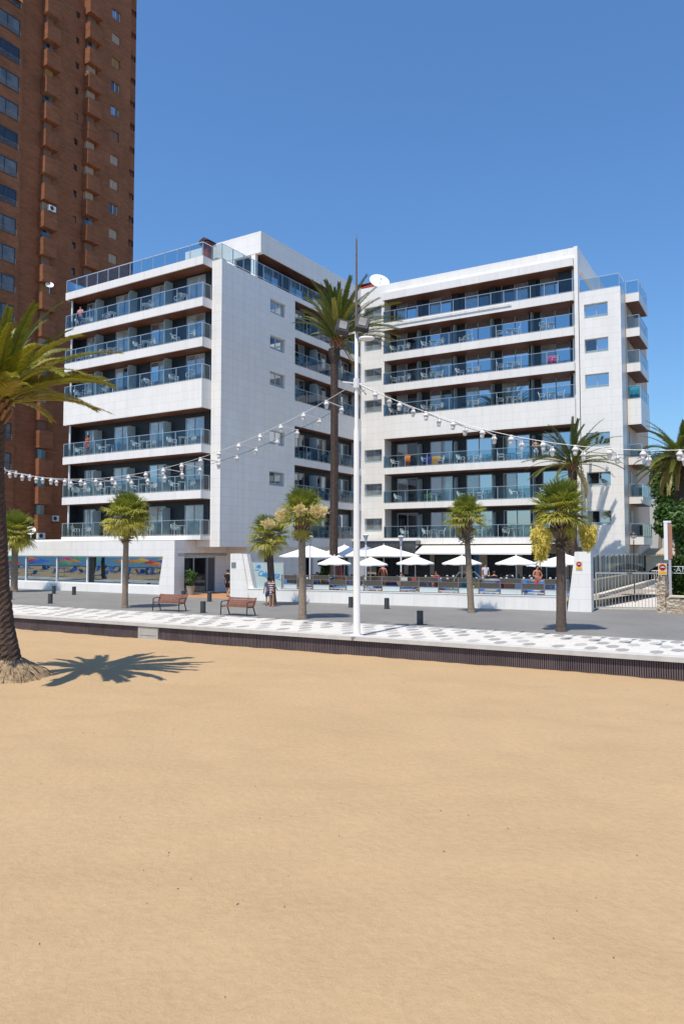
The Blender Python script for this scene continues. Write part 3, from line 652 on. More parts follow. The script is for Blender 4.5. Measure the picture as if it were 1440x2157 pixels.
def frond(s, base, az, el, length, droop, tone, rnd, leaf=.42, nleaf=48, width=.032, lift=.35):
    s.t = tone; d = length / 14; p = Vector(base); pts = [p.copy()]; dirs = []
    for i in range(14):
        t = i / 14; e = el - droop * (t ** 1.4)
        v = Vector((cos(az) * cos(e), sin(az) * cos(e), sin(e))); dirs.append(v); p = p + v * d; pts.append(p.copy())
    dirs.append(dirs[-1])
    s.tube(pts, [.032 * (1 - .8 * i / 14) * length / 3 for i in range(15)], 4, False)
    tw = rnd.uniform(-.5, .5)
    for i in range(nleaf):
        t = .16 + .84 * (i + .5) / nleaf; k = min(13, int(t * 14)); f = t * 14 - k
        q = pts[k].lerp(pts[k + 1], f); v = dirs[k]
        sd = v.cross(Vector((0, 0, 1)))
        sd = sd.normalized() if sd.length > .05 else Vector((-sin(az), cos(az), 0))
        up = sd.cross(v).normalized(); sd = sd * cos(tw) + up * sin(tw); up = sd.cross(v).normalized()
        ll = leaf * min(1, .35 + t * 3.2) * (1 - t * .62) * rnd.uniform(.85, 1.1)
        for sg in (-1, 1):
            dv = (v * (.75 + .5 * t) + sd * sg * .8 + up * rnd.uniform(lift - .2, lift + .2)).normalized()
            dr = Vector((0, 0, -1)); wv = dv.cross(up).normalized() * width * .5
            m_ = q + dv * ll * .55 + dr * ll * .04; e_ = q + dv * ll * .98 + dr * ll * .17
            o = len(s.v); s.v.extend(map(tuple, (q - wv * .6, q + wv * .6, m_ + wv, m_ - wv, e_)))
            s.f.append([o, o+1, o+2, o+3]); s.f.append([o+3, o+2, o+4])
            for _ in (0, 1): s.mi.append(s.m); s.tone.append(min(.999, max(.001, tone + rnd.uniform(-.05, .05)))); s.sm.append(False)
def rough_trunk(pts, radii, seg=.09, n=14, amp=.10, rnd=random):
    """trunk with staggered leaf scars"""
    s = MB(); P = [Vector(p) for p in pts]; ln = [0]
    for a, b in zip(P, P[1:]): ln.append(ln[-1] + (b - a).length)
    m = int(ln[-1] / seg); ring = []; rr = []
    for i in range(m + 1):
        d = ln[-1] * i / m; k = max(j for j in range(len(ln)) if ln[j] <= d + 1e-6); k = min(k, len(P) - 2)
        f = (d - ln[k]) / (ln[k+1] - ln[k]); ring.append(P[k].lerp(P[k+1], f)); rr.append(radii[k] + (radii[k+1] - radii[k]) * f)
    vs = []
    for i, (p, r) in enumerate(zip(ring, rr)):
        for k in range(n):
            a = 2 * pi * (k + .5 * (i % 2)) / n
            q = r * (1 + amp * ((i + k) % 2) + amp * .7 * (rnd.random() - .5)); vs.append((p.x + q * cos(a), p.y + q * sin(a), p.z + (.25 * seg * ((k % 2) - .5))))
    fs = [(i*n+k, i*n+(k+1) % n, (i+1)*n+(k+1) % n, (i+1)*n+k) for i in range(m) for k in range(n)] + [tuple(range(m*n, m*n+n))]
    return s.add(vs, fs)
def date_palm(label, trunk, radii, crown, nf, length, seed, group, dead=3, leaf=.42, nleaf=48, elr=(-.35, 1.45), wd=.032, amp=.1, tbias=0.0, wind=None, leafm=None, lean=.30):
    rnd = random.Random(seed); t = thing('date_palm', label, 'palm tree', trunk[0], 0, group); b = Vector(trunk[0])
    tr = rough_trunk([Vector(p) - b for p in trunk], radii, .085, 14, amp, rnd).build('trunk', bark_date, t)
    c = Vector(crown) - b; s = MB()
    for i in range(nf):
        f = (i + .5) / nf; az = i * 2.39996 + rnd.uniform(-.25, .25)
        el = elr[1] - (elr[1] - elr[0]) * f ** .85 + rnd.uniform(-.12, .12)
        wk = cos(az - wind) if wind is not None else 0
        if wind is not None: el = min(1.5, el - lean * wk * (1 - .4 * f))
        tone = min(.98, max(.02, .12 + .42 * f + rnd.uniform(-.2, .2) + tbias))
        if i >= nf - dead: tone = .96; el = -.75
        ll = length * (1 + .12 * wk) * rnd.uniform(.82, 1.05) * (.88 + .12 * sin(f * pi))
        frond(s, c + Vector((cos(az) * .10, sin(az) * .10, .25 * (1 - f))), az, el, ll, rnd.uniform(.55, 1.05) * (1.0 if el < 1 else .8), tone, rnd, leaf, nleaf, wd)
    s.build('crown', leafm or palm_leaf_dark, t)
    s = MB()     # cut leaf stalks under the crown
    for i in range(40):
        az = i * 2.4; z = -.55 + .6 * i / 40; r = radii[-1] * .9
        a = c + Vector((cos(az) * r, sin(az) * r, z)); e = a + Vector((cos(az) * .2, sin(az) * .2, .28)); s.bar(a, e, .09, .04)
    s.build('leaf_stubs', mat('orange_leaf_stub', (.26, .13, .055), .85, .3, 8), t)
    return t
def fan_leaf(s, o, d, petiole, r, tone, rnd, droop=.0, nseg=42, spread=2.1):
    d = d.normalized(); e = o + d * petiole + Vector((0, 0, -.10 * petiole)); s.t = tone; s.tube([o, (o + e) / 2 + Vector((0, 0, .03)), e], [.02, .014, .012], 4, False)
    sd = d.cross(Vector((0, 0, 1))); sd = sd.normalized() if sd.length > .1 else Vector((1, 0, 0)); up = sd.cross(d).normalized()
    hw = r * spread / nseg
    for k in range(nseg):
        a = -spread + 2 * spread * (k + .5) / nseg
        v = (d * cos(a) + sd * sin(a) + up * (.22 + rnd.uniform(-.14, .14))).normalized()
        ll = r * (.72 + .28 * cos(a * .6)) * rnd.uniform(.85, 1.1); w_ = v.cross(up).normalized() * hw
        q1 = e + v * ll * .38; q2 = e + v * ll * .72 + Vector((0, 0, -droop * ll * .10)); t_ = e + v * ll * (.98 - .15 * droop) + Vector((0, 0, -ll * (.08 + .45 * droop * rnd.uniform(.6, 1.3))))
        i = len(s.v); fold = up * (.010 * (1 if k % 2 else -1))
        s.v.extend(map(tuple, (e, q1 - w_ * .42 + fold, q1 + w_ * .42 - fold, q2 - w_ * .36, q2 + w_ * .36, t_)))
        for f_ in ([i, i+1, i+2], [i+1, i+3, i+4, i+2], [i+3, i+5, i+4]):
            s.f.append(f_); s.mi.append(s.m); s.tone.append(min(.999, max(.001, tone + rnd.uniform(-.08, .08)))); s.sm.append(False)
def flower_mass(c, r, rz, n, rnd, hang=True):
    s = MB(); c = Vector(c)
    for i in range(n):
        u = Vector((rnd.gauss(0, 1), rnd.gauss(0, 1), rnd.gauss(0, 1))).normalized() * rnd.random() ** .4
        lump = .78 + .6 * mnoise.noise(u * 2.6 + c); tp_ = .80 + .34 * u.z / max(.3, u.length) if hang else 1
        p = c + Vector((u.x * r * tp_, u.y * r * tp_, u.z * rz)) * lump
        d = Vector((u.x * .7 + rnd.uniform(-.5, .5), u.y * .7 + rnd.uniform(-.5, .5), (-1 if hang else .6) * rnd.uniform(.2, 1))).normalized()
        x = d.cross(Vector((rnd.random(), rnd.random(), rnd.random() - .5))).normalized()
        l, w_ = rnd.uniform(.05, .15), rnd.uniform(.008, .016)
        s.t = min(.99, max(.01, rnd.gauss(.5, .25))); s.quad(p - x * w_, p + x * w_, p + d * l + x * w_ * .5, p + d * l - x * w_ * .5)
    return s
def fan_palm(label, base, top, rad, rcrown, seed, nl=40, boots=.8, flowers=(), droop=.3, lean=(0, 0), old=.35, spreadz=(-.9, 1.45), bark=None, group='fan palms along the promenade'):
    rnd = random.Random(seed); t = thing('fan_palm', label, 'palm tree', (base[0], base[1], 0), 0, group)
    P = [Vector((lean[0] * f, lean[1] * f, top * f)) for f in (0, .03, .12, .5, 1)]
    rough_trunk(P, [rad * 1.25, rad * 1.12, rad * 1.02, rad * .96, rad * .9], .07, 18, .018, rnd).build('trunk', bark or bark_fan, t)
    c = P[-1]; s = MB()
    for i in range(int(110 * boots)):
        f = i / (110 * boots); z = -boots * (1 - f) + .12; az = i * 2.39996 + rnd.uniform(-.15, .15); bul = rad * (1.05 + 1.0 * sin(min(1, f * 1.15) * pi) ** .7)
        a = c + Vector((cos(az) * rad * .8, sin(az) * rad * .8, z)); e = c + Vector((cos(az) * bul * 1.15, sin(az) * bul * 1.15, z + .20 + .12 * rnd.random()))
        if f < .25: e.z = a.z - rnd.uniform(-.12, .15); e.x += cos(az) * .10; e.y += sin(az) * .10
        s.bar(a, e, .075, .03)
    s.build('leaf_bases', boot_m, t)
    s = MB(); pet = rcrown * .50; bl = rcrown * .62
    for i in range(nl):
        f = (i + .5) / nl; az = i * 2.39996 + rnd.uniform(-.3, .3); el = spreadz[1] - (spreadz[1] - spreadz[0]) * f ** .9 + rnd.uniform(-.15, .15)
        d = Vector((cos(az) * cos(el), sin(az) * cos(el), sin(el)))
        tone = min(.98, max(.02, .12 + old * f * 1.5 + rnd.uniform(-.12, .2)))
        fan_leaf(s, c + Vector((0, 0, .1 + .15 * (1 - f))), d, pet * rnd.uniform(.8, 1.1), bl * rnd.uniform(.85, 1.1), tone, rnd, droop * (.5 + f))
    for i in range(4):
        az = rnd.uniform(0, 6.28); el = rnd.uniform(-1.25, -.85); fan_leaf(s, c + Vector((0, 0, -.05)), Vector((cos(az) * cos(el), sin(az) * cos(el), sin(el))), pet * .8, bl * .7, .97, rnd, .9, 26, 1.3)
    s.build('crown', palm_leaf2, t)
    for (dx, dy, dz, r, rz, n, hang) in flowers:
        f = flower_mass(c + Vector((dx, dy, dz)), r, rz, n, rnd, hang)
        f.t = .4; f.tube([c, c + Vector((dx * .6, dy * .6, dz * .3 + .35)), c + Vector((dx, dy, dz + rz * .5))], [.02, .016, .012], 5)
        f.build('flower_cluster', flower if hang else cream_flower, t)
    return t
def mound_mat():
    m, n, b = new_mat('root_mound_soil'); t = noise_node(n, 7, 6, rough=.7); t2 = noise_node(n, 40, 4)
    r = ramp(n, t.outputs['Fac'], [(.36, (.13, .088, .056)), (.5, (.34, .24, .14)), (.62, (.50, .36, .20))]); g = ramp(n, t2.outputs['Fac'], [(.35, (.65, .62, .6)), (.6, (1.1, 1.1, 1.1))])
    L(n, mixc(n, 1, r.outputs[0], g.outputs[0], 'MULTIPLY'), b.inputs['Base Color']); b.inputs['Roughness'].default_value = .95; bump(n, b, t.outputs['Fac'], 1, .12); return m
# big date palm at the left edge with its mound of sand and roots
tp = [at(26, 1406, 22.2), at(14, 1330, 22.1), at(5, 1240, 22.0), at(-4, 1050, 21.6), at(-6, 950, 21.3), at(-7, 885, 21.1)]
big = date_palm('huge date palm leaning at the left edge with its roots bulging from the sand', tp, [.30, .22, .195, .175, .175, .24], at(-6, 852, 21.1), 58, 3.3, 5,
                'date palms', 0, .52, 90, (.26, 1.52), .034, .13, .05, -.3, palm_leaf)
s = MB(); rnd = random.Random(3); b = Vector(tp[0])
for i in range(120):
    az = rnd.uniform(0, 2 * pi); h = rnd.random() ** 1.3
    r0, r1 = .32 + .05 * h, .50 + .85 * (1 - h)
    a = Vector((cos(az) * r0, sin(az) * r0, .25 - .1 * (1 - h))); e = Vector((cos(az + rnd.uniform(-.2, .2)) * r1, sin(az + rnd.uniform(-.2, .2)) * r1, -.12 - .45 * (1 - h) + rnd.uniform(-.03, .05)))
    m_ = (a + e) / 2 + Vector((cos(az) * .06, sin(az) * .06, .06)); s.tube([a, m_, e], [.022, .018, .008], 5, False)
s.build('roots', mat('palm_roots', (.29, .21, .13), .95, .3, 12), big)
s = MB(); s.smooth = True; N = 40
vs = [(0, 0, .36)]
for i in range(1, 11):
    for k in range(N):
        a = 2 * pi * k / N; r = .155 * i; z = .36 - .09 * (i - 1) - .005 * i * i + .15 * mnoise.noise(Vector((cos(a) * r * 2.2, sin(a) * r * 2.2, i * .4))); z += .02 * ((k * 7 + i * 3) % 5 - 2) * (i < 7)
        vs.append((cos(a) * r * 1.0, sin(a) * r, z))
s.add(vs, [(0, 1 + k, 1 + (k + 1) % N) for k in range(N)] + [(1 + i*N + k, 1 + (i+1)*N + k, 1 + (i+1)*N + (k+1) % N, 1 + i*N + (k+1) % N) for i in range(9) for k in range(N)])
s.build('root_mound', mound_mat(), big)
P_ = at(704, 738, 50)
date_palm('tallest date palm rising between the hotel wings behind the white floodlight pole', [(-.5, 50, .4), (-.55, 50, 3), (-.5, 50, 9), (P_.x, 50, P_.z - .9), (P_.x, 50, P_.z - .4), (P_.x, 50, P_.z + .1)],
          [.30, .27, .25, .235, .37, .36], (P_.x + .2, 50, P_.z + .6), 72, 4.35, 11, 'date palms', 1, .66, 66, (.42, 1.56), .034, .09, .06, 0.0, None, .42)
P_ = at(1205, 985, 55)
date_palm('date palm in front of the right wing window column', [(P_.x - .1, 55, 0), (P_.x, 55, P_.z - 1.6), (P_.x, 55, P_.z - .5), (P_.x, 55, P_.z + .15)], [.30, .23, .31, .30], (P_.x, 55, P_.z + .2), 46, 3.9, 21,
          'date palms', 2, .55, 44, (-.05, 1.45), .045, .09, .02)
P_ = at(1430, 965, 54)
date_palm('shaggy date palm with drooping fronds in the garden at the right edge', [(P_.x, 54, 0), (P_.x, 54, P_.z - 1.2), (P_.x, 54, P_.z)], [.45, .38, .5], (P_.x, 54, P_.z), 64, 3.7, 31, 'date palms', 7, .62, 56, (-.8, 1.25), .042, .1, .22)
fan_palm('small fan palm at the left edge half hidden behind the huge date palm', (-24.06, 55.33), 4.3, .24, 1.75, 41, 44, 1.2, (), .35, (0, 0), .5, (-.9, 1.45))
fan_palm('fan palm with yellowed lower leaves in front of the shop windows', (-11.53, 40.08), 4.75, .152, 1.48, 42, 50, 1.35, [(.95, 0, -.85, .2, .3, 60, True)], .45, (.02, 0), .62, (-.80, 1.45))
fan_palm('leaning fan palm with a creamy flower tuft behind the striped person', (-3.85, 42.1), 3.75, .20, 1.45, 43, 32, .6, [(.10, -1.0, .75, .48, .34, 1000, False), (.75, -.55, .95, .44, .34, 900, False), (.4, .2, .0, .5, .5, 300, True)], .4, (-.25, 0), .5, (-.7, 1.2), bark_dark)
fan_palm('fan palm with two creamy flower heads left of the floodlight pole', (-1.76, 33.79), 4.55, .168, 1.30, 44, 34, 1.15, [(.76, -.72, .22, .45, .32, 1700, False), (-.02, -1.0, .28, .28, .28, 900, False), (-.82, -.52, .10, .36, .30, 800, False)], .35, (-.05, 0), .35, (-.45, 1.45))
fan_palm('slim fan palm with a small crown in front of the glass terrace fence', (6.35, 37.08), 4.65, .155, 1.15, 45, 36, 1.3, (), .4, (-.22, 0), .45, (-.45, 1.4))
fan_palm('stout fan palm with big hanging yellow flower clusters by the right terrace pillar', (8.32, 28.70), 4.50, .178, 1.27, 46, 44, 1.55, [(-.86, -.30, -1.15, .46, .80, 6500, True), (.92, -.30, -.88, .42, .62, 5200, True), (.42, .45, -.8, .28, .5, 900, True), (-.45, .35, -1.0, .25, .4, 500, True)], .28, (.04, 0), .42, (-.62, 1.45), bark_dark)
# garden trees, hedge
def leafy(s, blobs, n, size, rnd):
    tot = sum(b[1] ** 2 for b in blobs)
    for c, r in blobs:
        c = Vector(c)
        for i in range(int(n * r * r / tot)):
            u = Vector((rnd.gauss(0, 1), rnd.gauss(0, 1), rnd.gauss(0, 1))).normalized() * (rnd.random() ** .33)
            p = c + u * r * (.85 + .4 * mnoise.noise(u * 2 + c)); nrm = (u + Vector((rnd.uniform(-.8, .8), rnd.uniform(-.8, .8), rnd.uniform(-.3, 1)))).normalized()
            x = nrm.cross(Vector((0, 0, 1))); x = x.normalized() if x.length > .1 else Vector((1, 0, 0)); y = nrm.cross(x); a = rnd.uniform(0, 6.28); x, y = x * cos(a) + y * sin(a), y * cos(a) - x * sin(a)
            k = size * rnd.uniform(.6, 1.3); s.t = min(.99, max(.01, rnd.gauss(.42, .2))); s.quad(p - x * k * .5, p - y * k * .22, p + x * k * .5, p + y * k * .22)
def tree(name, label, base, blobs, n, size, seed, cat='tree', group=None):
    rnd = random.Random(seed); t = thing(name, label, cat, base, 0, group); b = Vector(base); s = MB()
    top = Vector(blobs[0][0]) - b
    s.tube([(0, 0, 0), top * .5, top], [.28, .2, .1], 9)
    for c, r in blobs[1:]: s.tube([top * .45, (top * .45 + Vector(c) - b) / 2 + Vector((0, 0, .2)), Vector(c) - b], [.14, .09, .04], 6)
    s.build('trunk', bark_fan, t)
    s = MB(); leafy(s, [(Vector(c) - b, r) for c, r in blobs], n, size, rnd); s.build('crown', tree_leaf, t); return t
tree('garden_tree', 'dense dark green tree rising behind the roadside totem sign', (25.0, 56, 0), [(at(1425, 1050, 58), 1.7), (at(1406, 1105, 58), 1.25), (at(1440, 1080, 58), 1.7), (at(1412, 1040, 59), 1.3), (at(1450, 1020, 59), 1.5), (at(1398, 1085, 59), .95)], 9000, .34, 61)
tree('garden_tree', 'bushy bright tree at the right edge under the drooping palm fronds', (24.5, 50, 0), [(at(1425, 1100, 50), 1.1), (at(1455, 1090, 50), 1.5), (at(1405, 1075, 51), .9), (at(1392, 1110, 51), .6), (at(1445, 1140, 50), 1.0)], 6500, .28, 62)
tree('garden_tree', 'round crowned tree on the slope behind the hotel end balconies', (40, 95, 0), [(at(1395, 985, 95), 2.6), (at(1425, 995, 95), 3.0), (at(1380, 1020, 95), 2.2), (at(1450, 970, 96), 3)], 4500, .5, 63)
s = MB(); rnd = random.Random(8)
for i in range(9000):
    x, y, z = rnd.uniform(0, 5.4), rnd.uniform(0, 1.3), rnd.uniform(.5, 3.0); z = min(z, 2.7 + .25 * mnoise.noise(Vector((x * 1.3, 3, 0))))
    if rnd.random() < .6: y = rnd.uniform(-.12, .1)
    k = rnd.uniform(.06, .14); a = Vector((rnd.uniform(-1, 1), rnd.uniform(-1, .3), rnd.uniform(-1, 1))).normalized(); bb = a.cross(Vector((rnd.random(), rnd.random(), 1))).normalized()
    s.t = min(.99, max(.01, .25 + .5 * (z > 2.2) * rnd.random() + rnd.gauss(.1, .14))); P0 = Vector((x, y, z)); s.quad(P0 - a * k, P0 - bb * k * .45, P0 + a * k, P0 + bb * k * .45)
hd = thing('hedge', 'clipped green hedge behind the metal letters at the right edge', 'hedge', (16.7, 38.3, 0), radians(-25.5))
s.build('foliage', tree_leaf, hd); s = MB(); s.box(.1, 5.3, .12, 1.1, .3, 2.5); s.build('branches', mat('hedge_twigs', (.03, .035, .015), .9, .3, 9), hd)
tag(MB().lathe_scaled([(sin(pi * i / 12), -cos(pi * i / 12)) for i in range(13)], (150, 420, -6), 110, 60, 52, 40).build('hill', mat('scrub_hill', (.10, .12, .06), .95, .3, .06)), kind='structure')
# ------------------------------------------------------------------ terrace: wall, pillars, glass fence
WO = (-2.24, 44.49, 0); WR = radians(-25.5)
def wpt(sx, ny, z=0): return (WO[0] + sx * cos(WR) - ny * sin(WR), WO[1] + sx * sin(WR) + ny * cos(WR), z)
def spx(px, ny=0):
    k = (px - 720) / FPX; a = k * (WO[1] + ny * cos(WR)) - (WO[0] - ny * sin(WR)); return a / (cos(WR) - k * sin(WR))
tw = thing('terrace_wall', 'low white tiled wall carrying the glass fence along the hotel terrace', 'wall', WO, WR)
s = MB(); s.box(-3.9, 15.0, 0, .3, 0, .70); s.build('wall', clad, tw)
s = MB(); s.box(-3.9, 15.0, -.02, .32, .702, .735); s.build('coping', white, tw)
tag(MB().quad(wpt(-1.2, .32, .45), wpt(15.6, .32, .45), wpt(19.2, 15, .45), wpt(2.2, 15.5, .45)).build('terrace_floor', mat('terrace_tiles', (.34, .29, .24), .8, .1, 2)), kind='structure')
def plaque(parent, x, y, z):
    MB().box(x - .16, x + .16, y - .02, y - .002, z - .17, z + .17).build('plaque', mat('grey_plaque', (.20, .22, .25), .4, .2, 12), parent)
ep = thing('entry_pillar', 'white slanted pillar with a grey plaque beside the hotel entrance', 'pillar', wpt(-5.2, .0), WR)
s = MB(); s.prism([(0, 0), (1.42, 0), (.82, 2.86), (0, 2.86)], 'y', 0, .6); s.build('body', clad, ep); plaque(ep, .26, 0, 2.15)
s = MB(); s.prism([(1.43, 0), (1.50, 0), (1.50, .72), (1.62, .72), (1.12, 2.84), (.85, 2.84)], 'y', .12, .5); s.build('slanted_edge', clad, ep)
sp_ = thing('sign_panel', 'frosted glass panel with blue script lettering beside the entry pillar', 'sign', wpt(-3.75, .14), WR)
s = MB(); s.prism([(.42, .745), (2.24, .745), (2.24, 2.30), (.06, 2.30)], 'y', 0, .03); s.build('glass', mat('sea_green_glass', (.42, .52, .51), .15, .05, 1), sp_)
s = MB(); s.box(2.25, 2.31, -.02, .05, .74, 2.36); s.bar((.0, .015, 2.325), (2.25, .015, 2.325), .04); s.bar((.40, .015, .74), (.02, .015, 2.3), .035); s.build('frame', greymet, sp_)
blue_ink = mat('blue_lettering', (.06, .30, .70), .5, .15, 3)
RX = Matrix.Rotation(pi / 2, 4, 'X')
text_mesh('Villa', 'lettering', blue_ink, .30, sp_, Matrix.Translation((.46, -.012, 2.08)) @ RX, .006, .5, .85)
text_mesh('Calablanca', 'lettering', blue_ink, .46, sp_, Matrix.Translation((1.20, -.012, 1.62)) @ Matrix.Rotation(.06, 4, 'Y') @ RX, .006, .5, .80)
MB().prism([(.24, 1.86), (.62, 1.86), (.60, 1.89), (.24, 1.90)], 'y', -.016, -.004).build('lettering_stroke', blue_ink, sp_)
MB().prism([(1.0, 1.42), (1.9, 1.34), (2.1, 1.28), (2.1, 1.31), (1.9, 1.38), (1.0, 1.45)], 'y', -.016, -.004).build('lettering_stroke', blue_ink, sp_)
tp_ = thing('terrace_pillar', 'tall white slanted pillar with a no parking sign left of the metal gate', 'pillar', wpt(15.0, -.06), WR)
s = MB(); s.prism([(.06, 0), (1.22, 0), (1.22, 3.0), (.46, 3.0)], 'y', 0, .95); s.build('body', clad, tp_)
def nopark(label, loc, rz, sc=1.0):
    t = thing('no_parking_sign', label, 'sign', loc, rz); s = MB(); s.box(-.16 * sc, .16 * sc, -.012, 0, -.26 * sc, .20 * sc); s.build('plate', mat('cream_sign_plate', (.72, .62, .45), .5, .05), t)
    D = lambda r, y0, y1, m, nm: MB().add([(r * cos(2*pi*k/24) * sc, y, (.045 + r * sin(2*pi*k/24)) * sc) for y in (y0, y1) for k in range(24)], [tuple(range(24)), tuple(range(24, 48))[::-1]] + [(k, 24 + k, 24 + (k+1) % 24, (k+1) % 24) for k in range(24)]).build(nm, m, t)
    D(.142, -.018, -.0125, mat('orange_ring', (.75, .25, .05), .5, .05), 'disc_edge'); D(.118, -.024, -.0185, mat('sign_red', (.42, .02, .015), .5, .06), 'disc_ring')
    D(.072, -.030, -.0245, mat('sign_dark_blue', (.03, .02, .09), .5, .06), 'disc_centre')
    s = MB(); s.box(-.075 * sc, .075 * sc, -.036, -.0305, .025 * sc, .062 * sc); s.box(-.04 * sc, .04 * sc, -.036, -.0305, .064 * sc, .09 * sc); s.build('car_symbol', mat('sign_lilac', (.6, .55, .75), .5, .04), t)
    MB().box(-.14 * sc, .14 * sc, -.02, -.0125, -.225 * sc, -.115 * sc).build('yellow_panel', mat('sign_amber', (.75, .38, .01), .5, .06), t); return t
nopark('round red no parking sign on the white terrace pillar', wpt(15.0 + .66, -.065, 2.33), WR, .98)
fp = [594, 626.5, 659, 694, 729, 766, 804, 842, 881.5, 922.5, 964, 1007, 1051.5, 1097, 1144, 1191]
gf = thing('glass_fence', 'steel framed fence of chequered clear, dark and frosted glass on the terrace wall', 'fence', WO, WR)
xs = [spx(p, .15) for p in fp]; f = MB(); zb, z1, z2, zt = .76, 1.06, 1.34, 1.60
brown_steel = mat('bronze_steel', (.30, .25, .21), .4, .08, 5, 0, .6)
for x in xs: f.box(x - .025, x + .025, .12, .18, .736, zt)
for a, b in zip(xs, xs[1:]):
    for z in (zt - .02, z2, z1, zb): f.box(a + .026, b - .026, .13, .165, z - .015, z + .015)
f.build('frame', brown_steel, gf)
dark_panel = mat('smoked_panel', (.085, .080, .068), .25, .1, 2); fr_panel = mat('pale_frosted_panel', (.52, .60, .60), .3, .05, 2)
for i, (a, b) in enumerate(zip(xs, xs[1:])):
    def pn(z0, z1_, m, nm): MB().box(a + .035, b - .035, .14, .155, z0 + .017, z1_ - .017).build(nm, m, gf)
    if i % 2 == 0: pn(z2, zt - .02, dark_panel, 'dark_pane'); pn(z1, z2, clear_glass, 'clear_pane'); pn(zb, z1, fr_panel, 'frosted_pane')
    else: pn(z2, zt - .02, clear_glass, 'clear_pane'); pn(z1, z2, dark_panel, 'dark_pane'); pn(zb, z1, clear_glass, 'clear_pane')
# ------------------------------------------------------------------ parasols
def parasol(name, label, loc, r, za, ze, sides, rz, group, pole_z=.45, sag=.03):
    t = thing(name, label, 'parasol', (loc[0], loc[1], pole_z), rz, group); za -= pole_z; ze -= pole_z; s = MB(); N = sides * 4; vs = [(0, 0, za)]
    for fr in (.25, .5, .75, 1.0):
        for k in range(N):
            a = 2 * pi * k / N; q = (k % 4) / 4; rr = r * fr * (cos(pi / sides) / cos((q - .5) * 2 * pi / sides) if sides < 6 else 1 - .05 * sin(pi * q)) / (cos(pi / sides) if sides < 6 else 1)
            vs.append((rr * cos(a), rr * sin(a), za + (ze - za) * fr ** .95 - sag * sin(pi * q) * fr + (.02 * sin(pi * q) if fr == 1 else 0)))
    fs = [(0, 1 + k, 1 + (k+1) % N) for k in range(N)] + [(1 + i*N + k, 1 + (i+1)*N + k, 1 + (i+1)*N + (k+1) % N, 1 + i*N + (k+1) % N) for i in range(3) for k in range(N)]
    o = len(vs); vs += [(v[0] * 1.002, v[1] * 1.002, v[2] - .07 - .02 * ((k // 2) % 2)) for k, v in enumerate(vs[1 + 3*N: 1 + 4*N])]
    fs += [(1 + 3*N + k, o + k, o + (k+1) % N, 1 + 3*N + (k+1) % N) for k in range(N)]
    s.add(vs, fs); s.build('canopy', canvas, t)
    s = MB(); s.tube([(0, 0, 0), (0, 0, za + .02)], .028 if r < 1.4 else .045, 8); s.lathe([(.3, 0), (.3, .06), (.1, .08)], n=14); s.build('pole', lightmet, t)
    s = MB()
    for k in range(sides): a = 2 * pi * k / sides; s.bar((0, 0, za - .03), (r * .97 * cos(a), r * .97 * sin(a), ze - .025), .022)
    s.build('ribs', greymet, t); s = MB(); s.lathe([(.03, 0), (.035, .05), (.01, .10)], (0, 0, za), 8); s.build('finial', white, t); return t
sg = 'small white parasols on the terrace'
for px, py, Y, r, lab in ((704, 1171, 45.5, 1.06, 'small white parasol in front of the tall palm trunk'), (780, 1173, 45.5, 1.05, 'small white parasol just right of the floodlight pole'), (874, 1170, 44.5, 1.12, 'small white parasol right of the bare backed man'),
        (972, 1170, 44.0, 1.16, 'small white parasol behind the slim fan palm'), (1086, 1170, 43.6, 1.2, 'small white parasol left of the man in red shorts'), (1150, 1175, 46.5, 1.25, 'small white parasol behind the hanging yellow flower clusters')):
    p = at(px, py, Y); parasol('parasol', lab, (p.x, Y), r, p.z, p.z - .45, 8, random.uniform(0, .7), sg)
for px, py, Y, r, lab in ((652, 1149, 51, 1.75, 'large square white parasol nearest the hotel entrance'), (725, 1148, 52.5, 1.75, 'large square white parasol behind the tall palm trunk'), (772, 1151, 55, 1.8, 'large square white parasol partly hidden by the floodlight pole'), (808, 1148, 52, 1.8, 'large square white parasol left of the awnings')):
    p = at(px, py, Y); parasol('large_parasol', lab, (p.x, Y), r, p.z, p.z - .72, 4, WR + random.uniform(-.15, .15), 'large square parasols on the terrace')
p = at(1190, 1178, 50); parasol('large_parasol', 'large square white parasol behind the slanted terrace pillar', (p.x, 50), 1.7, p.z + .35, p.z - .25, 4, .3, 'large square parasols on the terrace')
# ------------------------------------------------------------------ funnel lamps
for px, py, Y, lab in ((653, 1130, 47, 'funnel topped lamp post in front of the hotel side wall'), (770, 1127, 47, 'funnel topped lamp post right of the floodlight pole'), (844, 1130, 46, 'funnel topped lamp post left of the awnings')):
    p = at(px, py, Y); t = thing('funnel_lamp', lab, 'street lamp', (p.x, Y, .45), 0, 'funnel lamps on the terrace'); h = p.z - .45
    s = MB(); s.tube([(0, 0, 0), (0, 0, h - .6)], .045, 10); s.build('post', lightmet, t)
    s = MB(); s.smooth = True; s.lathe([(.045, h - .6), (.065, h - .4), (.105, h - .2), (.185, h - .03), (.19, h - .02)], n=18); s.build('funnel', mat('blue_grey_metal', (.36, .41, .46), .4, .05), t)
    s = MB(); s.lathe([(.19, h - .018), (.20, h), (.13, h + .045), (.01, h + .05)], n=18); s.build('cap', lightmet, t)
